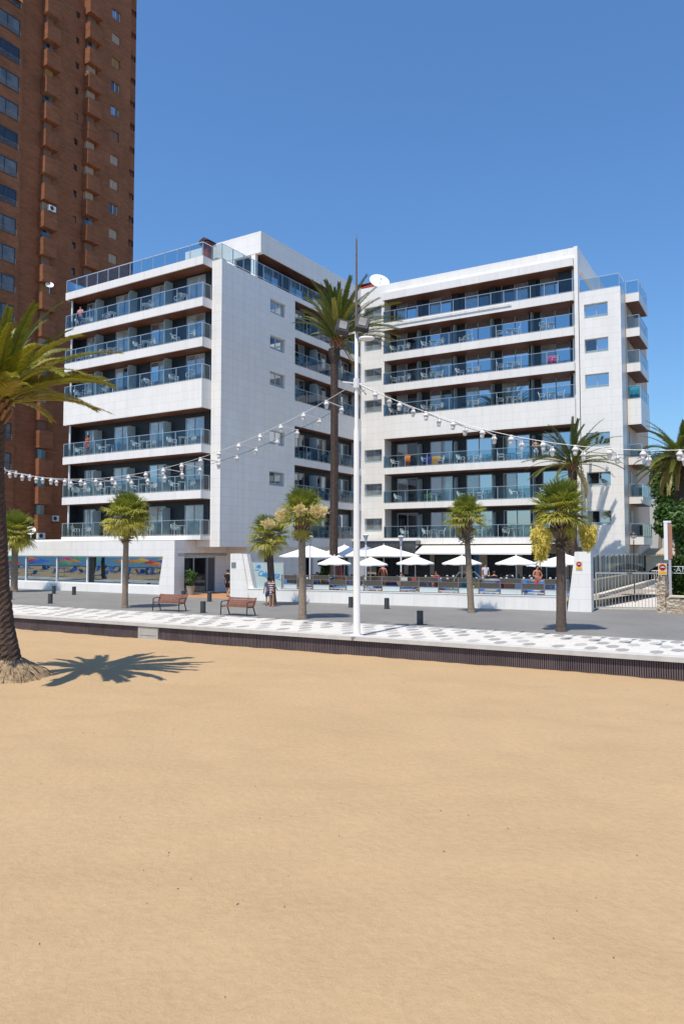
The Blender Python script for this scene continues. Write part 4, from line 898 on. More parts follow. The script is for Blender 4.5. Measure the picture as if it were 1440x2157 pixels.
# ------------------------------------------------------------------ floodlight pole
pl = thing('floodlight_pole', 'tall white pole with two floodlights and a thin mast at the kerb', 'light pole', (.53, 27.14, 0))
s = MB(); s.smooth = True; s.lathe([(.145, 0), (.14, .05), (.125, .1), (.122, 3), (.108, 5.2), (.10, 7.4), (.072, 7.55), (.068, 9.3), (.06, 11.3)], n=18); s.build('pole', white, pl)
s = MB(); s.box(-.22, .22, -.22, .22, 0.004, .03)
for x in (-.17, .17):
    for y in (-.17, .17): s.tube([(x, y, .03), (x, y, .07)], .02, 6)
s.build('base_plate', lightmet, pl)
s = MB(); s.tube([(.0, 0, 11.3), (.0, 0, 14.55)], [.055, .03], 8); s.tube([(0, 0, 14.5), (0, 0, 14.75)], [.012, .004], 5); s.build('mast', mat('rusty_mast', (.16, .12, .10), .7, .2, 3), pl)
s = MB(); s.bar((-.62, 0, 10.95), (.3, 0, 11.12), .06); s.build('crossarm', lightmet, pl)
for x, z, ry, rz in ((-.52, 11.20, -.42, .12), (.22, 11.32, -.42, -.05)):
    M = Matrix.Translation((x, -.1, z)) @ Matrix.Rotation(rz, 4, 'Z') @ Matrix.Rotation(.22, 4, 'Y') @ Matrix.Rotation(ry * .7, 4, 'X') @ Matrix.Scale(.88, 4)
    s = MB(); s.prism([(-.2, -.27), (-.2, .27), (.08, .29), (.26, .14), (.26, -.20), (.05, -.33)], 'x', -.26, .26); s.bar((-.28, 0, -.3), (-.28, 0, .1), .03); s.bar((.28, 0, -.3), (.28, 0, .1), .03); s.xform(M)
    o = s.build('floodlight', darkmet, pl); s = MB(); s.box(-.16, .16, -.218, -.203, -.17, .19); s.xform(M); s.build('lamp_glass', mat('floodlight_glass', (.27, .26, .24), .2, .25, 5), o)
s = MB(); s.smooth = True; s.ball((.36, -.12, 10.8), .30, .17, .10, 16, 8); s.xform(Matrix.Identity(4)); o = s.build('lantern_head', lightmet, pl); MB().box(.05, .13, -.05, .05, 10.7, 10.8).build('lantern_bracket', greymet, o)
s = MB(); s.bar((-.5, .1, 9.25), (.45, -.1, 9.1), .05); s.tube([(0, 0, 9.0), (0, 0, 9.35)], .12, 10); s.build('cable_bracket', lightmet, pl)
s = MB(); s.tube([(.1, 0, 9.1), (.35, .05, 8.75), (.3, .05, 8.95), (.12, 0, 8.8)], .012, 5); s.build('loose_cable', darkmet, pl)
# ------------------------------------------------------------------ festoon lights
jar_m = mat('frosted_lamp_jar', (.62, .63, .62), .25, .08, 8)
def lamp_proto():
    s = MB(); s.smooth = True; s.lathe([(.045, -.10), (.085, -.085), (.10, -.075), (.06, -.02), (.035, .015), (.05, .03), (.05, .055), (.02, .06)], n=12); a = s
    g = MB(); g.smooth = True; g.lathe([(.02, -.235), (.048, -.225), (.060, -.18), (.066, -.102), (.04, -.10)], n=12)
    for q in (a, g): q.xform(Matrix.Scale(1.12, 4))
    return a, g
A_, G_ = lamp_proto()
def festoon(name, label, d, span, zmin, kmin, n, k0, bar_off=.0, ext=0.0):
    """two cables side by side joined by bars, a lamp at each end of every bar"""
    P0 = Vector((.53, 27.14, 0)); d = Vector((*d, 0)).normalized(); nrm = Vector((.5, .866, 0)) * 1.15
    t = thing(name, label, 'string lights', P0); curve = lambda k: zmin + (9.15 - zmin) * ((k - kmin) / kmin) ** 2
    for side_ in (0, 1):
        s = MB(); s.tube([d * k + nrm * side_ * min(1, k / .9) + Vector((0, 0, curve(k) + .05 - side_ * .05)) for k in [i * span / 60 for i in range(61)]], .009, 5); s.build('cable', darkmet if side_ else lightmet, t)
    first = None
    for i in range(n):
        k = k0 + i * 1.0 + random.uniform(-.03, .03); z = curve(k)
        s = MB(); s.bar(d * k + Vector((0, 0, z + .04)), d * k + nrm + Vector((0, 0, z - .0)), .035, .03); s.build('crossbar', white, t)
        for q in (0, 1):
            loc = d * k + nrm * q + Vector((0, 0, z - .045 * q))
            if first is None:
                first = A_.build('lamp', white, t, loc); G_.build('glass_jar', jar_m, first)
            else:
                o = copy_tree(first, t); o.location = loc
            if first is not None:
                (o if 'o' in dir() and i + q else first).rotation_euler = (random.uniform(-.12, .12), random.uniform(-.15, .15), random.uniform(0, 6))
    return t
festoon('festoon_lights', 'string of white lamps swagging from the floodlight pole to the left edge', (-.871, .491), 25.5, 6.25, 13.2, 22, 1.3)
festoon('festoon_lights', 'string of white lamps swagging from the floodlight pole to the right edge', (.871, -.491), 13.5, 5.95, 11.6, 11, .75)
# ------------------------------------------------------------------ benches, bollards
wood_b = mat('bench_wood', (.20, .085, .052), .55, .25, 5)
def bench(label, loc, rz):
    t = thing('park_bench', label, 'bench', loc, rz, 'wooden benches on the promenade'); L_ = 1.72
    for y, z, nm in ((-.22, .44, 0), (-.11, .445, 0), (0, .445, 0), (.11, .44, 0), (.20, .43, 0)): pass
    s = MB()
    for y, z in ((-.24, .43), (-.12, .44), (0, .44), (.12, .435)): s.box(-L_/2, L_/2, y - .05, y + .05, z - .018, z + .018)
    s.build('seat', wood_b, t); s = MB()
    for i in range(4):
        y = .19 + .045 * i; z = .50 + .095 * i; s.prism([(y - .012, z - .04), (y + .022, z - .05), (y + .052, z + .03), (y + .02, z + .04)], 'x', -L_/2, L_/2)
    s.build('backrest', wood_b, t)
    for x in (-.80, .80):
        s = MB(); W_ = .045
        for a, b in (((x, -.30, 0), (x, -.26, .62)), ((x, -.26, .62), (x, -.20, .655)), ((x, -.20, .655), (x, .26, .66)), ((x, .34, 0), (x, .17, .42)), ((x, .17, .42), (x, .38, .84)), ((x, -.27, .40), (x, .17, .40))): s.bar(a, b, W_, .035)
        s.build('side_frame', mat('bench_iron', (.05, .052, .055), .5, .15), t)
    return t
for pa, pb, lab in (((325, 1287), (373, 1289), 'wooden slatted bench nearest the entrance door, left of the other'), ((464, 1295.5), (520, 1299), 'wooden slatted bench in front of the slanted entry pillar, right of the other')):
    a, b = ground(*pa), ground(*pb); d = (b - a); c = (a + b) / 2; rz = atan2(d.y, d.x); bench(lab, (c.x - sin(rz) * .3, c.y + cos(rz) * .3, 0), rz)
bl = None
for px, py, lab in ((113.8, 1250.8, 'dark bollard farthest left, close to the shop windows'), (106.2, 1271.2, 'dark bollard at the left, beside the patterned paving'), (156.2, 1253, 'dark bollard under the second shop window'), (386.2, 1263.8, 'dark bollard behind the left bench'),
        (441.2, 1267, 'dark bollard on the terracotta entrance edge between the benches'), (427.5, 1290.8, 'dark bollard standing between the two benches'), (738.8, 1279.5, 'dark bollard just left of the floodlight pole'), (814.2, 1282.5, 'dark bollard right of the floodlight pole near the terrace wall'), (884.2, 1315.5, 'dark bollard at the edge of the patterned paving, right of centre'), (22, 1263, 'dark bollard partly behind the huge date palm trunk')):
    g = ground(px, py)
    if bl is None:
        bl = thing('bollard', lab, 'bollard', g, .2, 'dark bollards on the promenade')
        s = MB(); s.smooth = False; s.lathe([(.135, .012), (.132, .55), (.128, .562), (.12, .57)], n=20); s.build('post', mat('charcoal_metal', (.055, .06, .062), .5, .12, 6), bl)
        s = MB(); s.lathe([(.165, .004), (.165, .011)], n=20); s.build('base', darkmet, bl)
        s = MB(); s.lathe([(.1345, .50), (.1355, .505), (.1355, .525), (.1345, .53)], n=20); s.build('rim', darkmet, bl)
    else: dup(bl, g, random.uniform(0, 3), lab)
# ------------------------------------------------------------------ gate, stone wall, signs, lantern at the right
ga, gb = Vector((13.3, 39.55, 0)), Vector((16.55, 39.0, 0)); gd = gb - ga; grz = atan2(gd.y, gd.x); gl_ = gd.length
gt = thing('metal_gate', 'pale barred metal gate closing the driveway', 'gate', ga, grz); steel_g = mat('gate_steel', (.50, .48, .44), .45, .1, 6, 0, .5)
f = MB(); f.box(0, gl_, -.03, .03, .06, .12); f.box(0, gl_, -.03, .03, 1.84, 1.92); f.box(0, gl_, -.02, .02, .76, .79); f.box(0, .06, -.03, .03, .12, 1.84); f.box(gl_ - .06, gl_, -.03, .03, .12, 1.84); f.build('frame', steel_g, gt)
f = MB()
for i in range(1, 20): x = gl_ * i / 20; f.box(x - .012, x + .012, -.011, .011, .121, 1.839)
f.build('bars', steel_g, gt); f = MB(); f.box(gl_ * .40, gl_ * .55, -.05, -.031, .76, .80); f.box(gl_ * .48, gl_ * .56, -.05, -.031, 1.86, 1.90); f.build('lock', darkmet, gt)
f = MB(); f.box(-.3, gl_ + .3, -.35, .2, 0.002, .03); f.build('threshold', mat('worn_threshold', (.40, .38, .35), .9, .2, 4), gt)
rw = thing('ramp_wall', 'long beige wall with a row of upright glass panes along the driveway', 'wall', (13.75, 41.2, 0), radians(-29.4))
s = MB(); s.box(0, .25, 0, 24, 0, .60); s.build('parapet', mat('beige_concrete', (.44, .39, .32), .85, .12, 1.5), rw); s = MB(); s.box(-.04, .29, 0, 24, .602, .66); s.build('coping', mat('pale_coping', (.66, .60, .50), .8, .08), rw)
s = MB(); s.box(-.62, -.38, -1.5, 24, 0, 1.35); s.build('back_wall', mat('olive_render', (.30, .27, .20), .9, .15, 1.2), rw)
gp = pane_mat('panel_mirror', (.03, .05, .065), .12, .08, .3, (.5, .6, .65)); fm = MB(); gp_pale = pane_mat('panel_pale', (.22, .27, .28), .15, .1, .2, (.6, .7, .75))
for i in range(40):
    y = -1.2 + i * .62; MB().box(-.51, -.49, y, y + .5, 1.42, 2.66 + .06 * (i % 3)).build('glass_panel', (gp, gp, gp_pale, gp, clear_glass)[i % 5], rw); fm.box(-.518, -.482, y - .12, y - .08, 1.36, 2.82)
fm.build('posts', steel_g, rw)
st_m = None
def stone_mat():
    m, n, b = new_mat('rubble_stone'); tc = n.nodes.new('ShaderNodeTexCoord'); v = n.nodes.new('ShaderNodeTexVoronoi'); v.inputs['Scale'].default_value = 8.5; L(n, tc.outputs['Object'], v.inputs['Vector'])
    r = ramp(n, v.outputs['Color'], [(.2, (.40, .33, .24)), (.5, (.58, .51, .41)), (.8, (.48, .34, .25))]); t = noise_node(n, 18, 5); g = ramp(n, t.outputs['Fac'], [(.3, (.6, .58, .55)), (.7, (1.15, 1.12, 1.08))])
    L(n, mixc(n, 1, r.outputs[0], g.outputs[0], 'MULTIPLY'), b.inputs['Base Color']); b.inputs['Roughness'].default_value = .95; bump(n, b, v.outputs['Distance'], .8, .05); return m
st_m = stone_mat()
sw = thing('stone_wall', 'rough rubble stone wall and gate post at the right edge', 'wall', (15.55, 37.3, 0), radians(-40))
def lumpy(x0, x1, y0, y1, z0, z1):
    s = MB(); nx_, nz_ = max(2, int((x1 - x0) / .1)), max(2, int((z1 - z0) / .1)); J = lambda p: tuple(Vector(p) + Vector((mnoise.noise(Vector(p) * 6), mnoise.noise(Vector(p) * 6 + Vector((9, 0, 0))), mnoise.noise(Vector(p) * 5 + Vector((0, 9, 0))))) * .045)
    for yy in (y0, y1):
        vs = [J((x0 + (x1 - x0) * i / nx_, yy, z0 + (z1 - z0) * j / nz_)) for j in range(nz_ + 1) for i in range(nx_ + 1)]
        s.add(vs, [(j*(nx_+1)+i, j*(nx_+1)+i+1, (j+1)*(nx_+1)+i+1, (j+1)*(nx_+1)+i) for j in range(nz_) for i in range(nx_)])
    for xx in (x0, x1): s.add([J((xx, y0, z0 + (z1 - z0) * j / nz_)) for j in range(nz_ + 1)] + [J((xx, y1, z0 + (z1 - z0) * j / nz_)) for j in range(nz_ + 1)], [(j, j+1, nz_+2+j, nz_+1+j) for j in range(nz_)])
    s.add([J((x0 + (x1 - x0) * i / nx_, y0, z1)) for i in range(nx_ + 1)] + [J((x0 + (x1 - x0) * i / nx_, y1, z1)) for i in range(nx_ + 1)], [(i, i+1, nx_+2+i, nx_+1+i) for i in range(nx_)])
    return s
lumpy(0, .42, 0, .7, -.02, 1.75).build('gate_post', st_m, sw); lumpy(.43, 4.2, .06, .6, -.02, .74).build('low_wall', st_m, sw); MB().box(.57, 4.2, .02, .66, .77, .85).build('coping', mat('cream_coping', (.62, .55, .42), .8, .08), sw)
p = at(1394, 1200, 37.05); nopark('square no parking sign leaning on the rubble stone gate post', (p.x, 37.05, p.z + .06), radians(-8), 1.25)
p = at(1411, 1248, 37.5); to = thing('totem_sign', 'slim pole carrying a white and terracotta box sign', 'sign', (p.x, 37.5, .4), radians(-25)); h = at(1401, 1097, 37.5).z - .4
s = MB(); s.box(-.06, .06, -.05, .05, -.2, h); s.build('pole', mat('lilac_grey_pole', (.40, .40, .44), .5, .05), to)
s = MB(); s.box(-.24, -.07, -.25, .25, h - 1.95, h - .12); s.build('light_box', white, to); s = MB(); s.box(-.062, .13, -.07, .04, h - 1.9, h - .15); s.build('terracotta_face', mat('terracotta_sign', (.36, .18, .12), .6, .15, 3), to); MB().box(-.26, .1, -.08, .08, h - .1, h).build('top_arm', lightmet, to)
lt = thing('letter_sign', 'grey metal letters in a thin frame before the hedge', 'sign', (at(1404, 1210, 37.9).x, 37.95, 0), radians(-25.5))
s = MB(); s.bar((0, 0, 2.26), (3.4, 0, 2.26), .03); s.bar((0, 0, 1.93), (3.4, 0, 1.93), .03)
for x in (.06, 3.35): s.bar((x, .02, .6), (x, .02, 2.3), .035)
s.build('frame', lightmet, lt)
text_mesh('R·AN', 'lettering', mat('zinc_letters', (.42, .46, .46), .5, .08), .38, lt, Matrix.Translation((.52, -.03, 2.095)) @ RX, .012, 0, 1.1)
p = at(1334, 1160, 44); ln = thing('garden_lantern', 'black globe lantern on a thin post before the end balconies', 'street lamp', (p.x, 44, 0)); h = at(1334, 1128, 44).z
s = MB(); s.tube([(0, 0, 0), (0, 0, h - .25)], [.05, .03], 8); s.build('post', darkmet, ln); s = MB(); s.smooth = True; s.ball((0, 0, h), .2, .2, .2, 16, 10); s.build('globe', mat('smoky_globe', (.5, .5, .5), .2, .1), ln)
s = MB(); s.lathe([(.205, h), (.205, h + .07), (.12, h + .17), (.05, h + .22), (.03, h + .34), (.01, h + .38)], n=14); s.build('cap', darkmet, ln)
gh = thing('garden_house', 'small white house with a low arch and tiled roof behind the gate', 'house', (26.7, 64, 0), radians(-8))
s = MB(); s.prism([(-.8, 0), (-.8, 2.6), (3.4, 2.6), (3.4, 0), (3.1, 0)] + [(1.2 + 1.9 * cos(a), .9 + 1.0 * sin(a)) for a in [i * pi / 12 for i in range(13)]] + [(-.7, 0)], 'y', 0, .4); s.build('wall', mat('cream_plaster', (.60, .54, .42), .8, .06), gh)
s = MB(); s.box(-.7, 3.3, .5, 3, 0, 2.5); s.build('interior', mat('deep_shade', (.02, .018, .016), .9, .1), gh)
s = MB(); s.prism([(-.3, 2.62), (3.3, 3.1), (3.3, 3.18), (-.3, 2.70)], 'x', -1.0, 3.6)
for i in range(23): s.tube([(-.95 + i * .2, -.32, 2.70), (-.95 + i * .2, 3.3, 3.19)], .07, 6)
s.build('roof', mat('pale_roof_tile', (.50, .44, .34), .85, .15, 5), gh)
s = MB(); s.box(-1, 3.5, -2.4, -2.35, 1.35, 1.42)
for i in range(24): s.box(-1 + i * .19, -.97 + i * .19, -2.4, -2.36, 0, 1.35)
s.build('railing', white, gh)
hb = thing('hillside_building', 'pale terraced apartment block far off on the slope at right', 'apartment block', (88, 200, 20), .1)
s = MB(); s.box(-8, 12, 0, 10, -20, 8.4); s.build('wall', mat('pale_render', (.52, .48, .40), .8, .06), hb)
for k in range(3):
    s = MB(); s.box(-8.2, 12.2, -1.2, -.02, k * 2.8, k * 2.8 + .9); s.build('balcony', mat('render_cream', (.56, .52, .44), .8, .06), hb); MB().box(-7.6, 11.6, -.03, -.005, k * 2.8 + .95, k * 2.8 + 2.5).build('window_band', pane_dark, hb)
# ------------------------------------------------------------------ rooftop pieces
p = to_world('L', -4.45, 3.4, 0); ch = thing('roof_chimney', 'red brown chimney with a dark hooded cap on the left wing roof', 'chimney', (p[0], p[1], 23.6), RL)
s = MB(); s.box(-.3, .3, -.3, .3, 0, 3.1); s.build('stack', mat('red_brown_metal', (.22, .05, .04), .6, .1), ch); s = MB(); s.prism([(-.52, 3.3), (.52, 3.3), (.35, 3.42), (0, 3.58), (-.35, 3.42)], 'y', -.5, .5); s.box(-.48, .48, -.48, .48, 3.12, 3.2)
for a in (-.26, .22): s.box(a, a + .04, -.26, -.22, 3.2, 3.3); s.box(a, a + .04, .22, .26, 3.2, 3.3)
s.build('cap', mat('dark_red_cap', (.06, .025, .03), .6, .1), ch)
p = to_world('L', -9.9, 1.6, 0); t = thing('roof_unit', 'white ventilation box on the left wing roof terrace', 'ventilation unit', (p[0], p[1], 23.7), RL)
MB().box(-.55, .55, -.3, .3, 0, .75).build('housing', white, t); MB().box(-.6, .6, -.35, .35, .752, .8).build('lid', lightmet, t); MB().box(-.4, .4, -.31, -.302, .2, .5).build('grille', greymet, t)
p = at(768, 598, 73); t = thing('roof_shed', 'red metal plant room on the roof below the white dish', 'roof structure', (p.x, 73, 26.9), RR)
s = MB(); s.prism([(-1.9, 0), (1.6, 0), (1.6, 1.9), (1.2, 2.4), (-1.9, 2.0)], 'y', 0, 3); s.build('wall', mat('oxide_red', (.30, .055, .045), .7, .12), t); s = MB(); s.box(-1.95, 1.65, -.05, 3.05, 2.42, 2.5); s.build('roof', mat('oxide_red_dark', (.2, .04, .035), .7, .12), t)
# ------------------------------------------------------------------ balcony chairs and tables
def chair_mesh():
    s = MB(); s.smooth = False
    for x, y in ((-.21, -.20), (.21, -.20), (-.19, .21), (.19, .21)): s.bar((x * 1.12, y * 1.1, 0), (x, y, .41), .045, .04)
    s.box(-.22, .22, -.22, .20, .41, .44)
    for x in (-.25, .25): s.bar((x, -.20, .64), (x, .19, .65), .05, .03); s.bar((x, -.20, .42), (x, -.20, .63), .04, .035)
    for i in range(5): x = -.16 + .08 * i; s.bar((x * .95, .21, .44), (x * 1.15, .30, .80 - .03 * abs(i - 2)), .038, .02)
    pts = [(-.25, .22, .50), (-.25, .27, .68), (-.20, .31, .82), (0, .325, .87), (.20, .31, .82), (.25, .27, .68), (.25, .22, .50)]
    for a, b in zip(pts, pts[1:]): s.bar(a, b, .045, .03)
    return s
def table_mesh():
    s = MB(); s.lathe([(.33, .69), (.35, .70), (.35, .72), (.30, .725)], n=16)
    for x, y in ((-.2, -.2), (.2, -.2), (-.2, .2), (.2, .2)): s.bar((x * 1.15, y * 1.15, 0), (x, y, .69), .045)
    return s
chair0 = table0 = None
wing_txt = {'L': 'left wing front', 'S': 'inner wing', 'R': 'right wing'}
def put_chair(wing, x, y, z, rz, room, row, which, colour=None):
    global chair0
    fr, ro = ('R', RR) if wing == 'R' else ('L', RL); loc = to_world(fr, x, y, z + .002)
    lab = '%s plastic chair, %s in %s room, %s balcony row up, %s' % (colour[0] if colour else 'white', which, ORD[room], ORD[row], wing_txt[wing])
    if colour or chair0 is None: o = chair_mesh().build('balcony_chair', colour[1] if colour else plastic)
    else: o = chair0.copy(); COL.objects.link(o)
    if not colour and chair0 is None: chair0 = o
    o.location = loc; o.rotation_euler = (0, 0, ro + rz); tag(o, lab, 'chair', 'plastic chairs on the hotel balconies'); return o
def put_table(wing, x, y, z, room, row):
    global table0
    fr = 'R' if wing == 'R' else 'L'; loc = to_world(fr, x, y, z + .002)
    if table0 is None: table0 = o = table_mesh().build('balcony_table', plastic)
    else: o = table0.copy(); COL.objects.link(o)
    o.location = loc; tag(o, 'small white table, %s room from left, %s balcony row up, %s' % (ORD[room], ORD[row], wing_txt[wing]), 'table', 'white tables on the hotel balconies'); return o
rc = random.Random(77)
blue_p = ('blue', mat('blue_plastic', (.03, .20, .50), .4, .05)); green_p = ('green', mat('green_plastic', (.10, .36, .14), .4, .05)); navy_p = ('navy', mat('navy_plastic', (.02, .03, .20), .4, .05))
def furnish(wing, room, row, x0, x1, y, z, special=None):
    """two chairs and a table along a balcony bay; in wing S the bay runs along y"""
    wd = x1 - x0; n = rc.choice((1, 2, 2, 2)); ks = [.22, .68] if n == 2 else [rc.choice((.3, .6))]
    for i, k in enumerate(ks):
        u = x0 + wd * (k + rc.uniform(-.04, .04)); rz = rc.choice((pi / 2, -pi / 2, 0, pi)) + rc.uniform(-.4, .4)
        if n == 2: rz = (pi / 2 if i == 0 else -pi / 2) + rc.uniform(-.5, .5)
        col = special if special and i == len(ks) - 1 else None
        wh = ('left', 'right')[i] if n == 2 else 'only'
        if wing == 'S': put_chair(wing, y, u, z, rz + pi / 2, room, row, wh, col)
        else: put_chair(wing, u, y + rc.uniform(-.05, .05), z, rz, room, row, wh, col)
    if rc.random() < .8:
        u = x0 + wd * .46
        if wing == 'S': put_table(wing, y - .05, u, z, room, row)
        else: put_table(wing, u, y + .1, z, room, row)
baysL = [(-15.0, -12.7), (-12.5, -8.95), (-8.75, -5.2), (-4.9, -1.3)]; baysR = [(2.8, 5.3), (5.6, 8.7), (9.0, 12.1), (12.4, 15.5), (15.8, 19.0)]; baysS = [(9.1, 12.2), (12.5, 16.0), (16.3, 18.9)]
for row in range(6):
    for i, (a, b) in enumerate(baysL): furnish('L', i, row, a, b, -.42, FL[row], blue_p if (row, i) == (2, 1) else None)
    for i, (a, b) in enumerate(baysR): furnish('R', i, row, a, b, .12, TR[row], {(2, 0): navy_p, (1, 1): green_p, (2, 2): None}.get((row, i)))
    for i, (a, b) in enumerate(baysS): furnish('S', i, row, a, b, -.48, FL[row] if row else 4.05)
def towel(label, frame, x, y, z, w_, h, col, name, lean=.1):
    rnd = random.Random(int(abs(x * 100 + z * 10))); s = MB(); s.smooth = True; N, M = 8, 7; ro = RR if frame == 'R' else RL
    for th in (0, .012):
        s.add([((i / N - .5) * w_, th + .03 * sin(i * 1.7 + j * .4) + (.16 * max(0, 1 - j / 1.5) if j < 2 else 0), h * (1 - j / M) + .02 * sin(i * 2.1) * (j == M)) for j in range(M + 1) for i in range(N + 1)], [(j*(N+1)+i, j*(N+1)+i+1, (j+1)*(N+1)+i+1, (j+1)*(N+1)+i) for j in range(M) for i in range(N)])
    o = s.build('towel', mat(name, col, .9, .2, 6)); o.location = to_world(frame, x, y, z); o.rotation_euler = (0, 0, ro); return tag(o, label, 'towel')
towel('orange towel hung over a chair, first room, third balcony row up, right wing', 'R', 4.7, -.18, TR[2] + .1, .55, .95, (.75, .20, .02), 'orange_towel')
towel('dark blue towel hanging in the second room, third balcony row up, right wing', 'R', 6.5, .0, TR[2] + .05, .8, .8, (.02, .03, .22), 'navy_towel')
towel('ochre towel hanging beside the dark blue one, third balcony row up, right wing', 'R', 7.35, .0, TR[2] + .05, .8, .8, (.45, .22, .02), 'ochre_towel')
towel('pink patterned towel on the last room balcony, fifth row up, right wing', 'R', 17.4, -.1, TR[4] + .05, .7, .8, (.55, .06, .22), 'pink_towel')
towel('turquoise towel on the end balcony above the big white parapet', 'R', 23.2, 2.6, TR[3] + .15, .7, .9, (.02, .28, .38), 'turquoise_towel')
# ------------------------------------------------------------------ people
skin_a = mat('skin_tan', (.42, .22, .13), .55, .05); skin_b = mat('skin_red', (.46, .19, .12), .55, .06); skin_c = mat('skin_fair', (.55, .33, .23), .55, .05)
hair_d = mat('dark_hair', (.02, .013, .01), .6, .2, 30); hair_b = mat('brown_hair', (.08, .04, .02), .6, .2, 30)
def skin_obj(name, verts, edges, m, parent, sub=2):
    """verts: (x,y,z,rx,ry); root first"""
    me = bpy.data.meshes.new(name); me.from_pydata([v[:3] for v in verts], edges, []); me.materials.append(m)
    o = bpy.data.objects.new(name, me); COL.objects.link(o)
    md = o.modifiers.new('Skin', 'SKIN'); md.use_smooth_shade = True
    for i, v in enumerate(verts):
        d = me.skin_vertices[0].data[i]; d.radius = (v[3], v[4] if len(v) > 4 else v[3]); d.use_root = (i == 0)
    sb = o.modifiers.new('Subdivision', 'SUBSURF'); sb.levels = sub; sb.render_levels = sub
    dg = bpy.context.evaluated_depsgraph_get(); m2 = bpy.data.meshes.new_from_object(o.evaluated_get(dg))
    bpy.data.objects.remove(o); q = bpy.data.objects.new(name, m2); COL.objects.link(q); q.parent = parent
    if not m2.materials: m2.materials.append(m)
    return q
def person(label, loc, rz, h, skin, hair, shirt=None, bottom=None, pose='stand', arms=None, longhair=False, bottom_len=.88, shoes=None, group=None, tunic=False):
    """facing -y; joints for a 1.70 m figure"""
    t = thing('person', label, 'person', loc, rz, group); k = h / 1.70; sit = pose == 'sit'
    hz = .48 if sit else .92; dz = hz - .92; lean = .0
    V, E = [], []
    def v(x, y, z, rx, ry=None, to=None):
        V.append((x * k, y * k, z * k, rx * k, (ry or rx) * k)); i = len(V) - 1
        if to is not None: E.append((to, i))
        return i
    pel = v(0, 0, .93 + dz, .135, .105); sp1 = v(0, .0, 1.10 + dz, .125, .095, pel); che = v(0, .01, 1.30 + dz, .15, .105, sp1); up = v(0, .015, 1.42 + dz, .10, .08, che)
    nk = v(0, .0, 1.49 + dz, .052, None, up); hd = v(0, -.015, 1.57 + dz, .072, .085, nk); cr = v(0, -.005, 1.655 + dz, .07, .085, hd)
    v(0, -.105, 1.565 + dz, .014, None, hd)
    arms = arms or [((-.25, .03, 1.13), (-.255, -.05, .90)), ((.25, .03, 1.13), (.255, -.05, .90))]
    J = []
    for sg, (el, wr) in zip((-1, 1), arms):
        sh = v(.175 * sg, .015, 1.395 + dz, .062, None, up); e_ = v(el[0], el[1], el[2] + dz, .041, None, sh); w_ = v(wr[0], wr[1], wr[2] + dz, .028, .024, e_)
        d = (Vector(wr) - Vector(el)).normalized(); pm = Vector((wr[0], wr[1], wr[2] + dz)) + d * .075; p_ = v(*pm, .036, .02, w_)
        sd = d.cross(Vector((0, 1, 0))); sd = sd.normalized() if sd.length > .2 else Vector((1, 0, 0))
        for q, ln_ in ((-1.5, .055), (-.5, .075), (.5, .08), (1.5, .07)):
            a = pm + sd * q * .019 + d * .045; b = a + d * ln_ * .5 + Vector((0, -.012, 0)); c = b + d * ln_ * .4 + Vector((0, -.02, 0)); i1 = v(*a, .0095, None, p_); i2 = v(*b, .009, None, i1); v(*c, .007, None, i2)
        a = Vector((wr[0], wr[1], wr[2] + dz)) + d * .03 + sd * sg * -.035 + Vector((0, -.015, 0)); i1 = v(*a, .012, None, w_); v(*(a + d * .04 + sd * sg * -.012 + Vector((0, -.015, 0))), .009, None, i1)
        J.append((sh, e_, w_))
    Lg = []
    for sg in (-1, 1):
        hp = v(.09 * sg, 0, .86 + dz, .092, .095, pel)
        if sit: kn = v(.11 * sg, -.42, .47, .06, None, hp); an = v(.11 * sg, -.40, .09, .042, None, kn); ty = -.40
        elif pose == 'walk': kn = v(.09 * sg, -.09 if sg > 0 else -.02, .50, .06, None, hp); an = v(.09 * sg, -.13 if sg > 0 else .2, .09 if sg > 0 else .13, .042, None, kn); ty = -.13 if sg > 0 else .2
        else: kn = v(.10 * sg, -.01, .49, .06, None, hp); an = v(.105 * sg, .025, .09, .042, None, kn); ty = .025
        heel = v(.108 * sg, ty + .03, .04, .036, None, an); v(.125 * sg, ty - .15, .03, .034, .028, heel); Lg.append((hp, kn, an))
    body = skin_obj('body', V, E, skin, t)
    P = lambda i, s=1.0, a=.012: (V[i][0], V[i][1], V[i][2], V[i][3] * s + a * k, V[i][4] * s + a * k)
    mid = lambda i, j, f, r: tuple(V[i][c] + (V[j][c] - V[i][c]) * f for c in range(3)) + (r * k, r * k)
    if shirt:
        vs = [P(che, 1.04, .016), P(sp1, 1.06, .02), P(pel, 1.02, .022)]; vs[2] = (vs[2][0], vs[2][1], vs[2][2] - .11 * k, .165 * k, .138 * k); es = [(0, 1), (1, 2)]
        if tunic: vs[2] = (vs[2][0], vs[2][1], vs[2][2] - .22 * k, .175 * k, .15 * k)
        vs.append(P(up, 1.0, .012)); es.append((0, 3))
        for sh, e_, w_ in J:
            vs.append(P(sh, 1.05, .014)); es.append((3, len(vs) - 1)); vs.append(mid(sh, e_, .65, .062)); es.append((len(vs) - 2, len(vs) - 1))
        skin_obj('shirt', vs, es, shirt, t)
    if bottom:
        vs = [P(pel, 1.05, .035)]; es = []; vs.append((V[pel][0], V[pel][1], V[pel][2] + .08 * k, .150 * k, .122 * k)); es.append((0, 1))
        for hp, kn, an in Lg:
            vs.append(P(hp, 1.06, .03)); es.append((0, len(vs) - 1)); vs.append(mid(hp, kn, bottom_len, .105)); es.append((len(vs) - 2, len(vs) - 1))
        skin_obj('shorts', vs, es, bottom, t)
    s = MB(); s.smooth = True; hz_ = V[cr][2]
    s.ball((0, .012 * k, hz_ + .0 * k), .087 * k, .10 * k, .088 * k, 14, 8)
    if longhair: s.ball((0, .06 * k, hz_ - .12 * k), .075 * k, .05 * k, .14 * k, 12, 8)
    s.build('hair', hair, t)
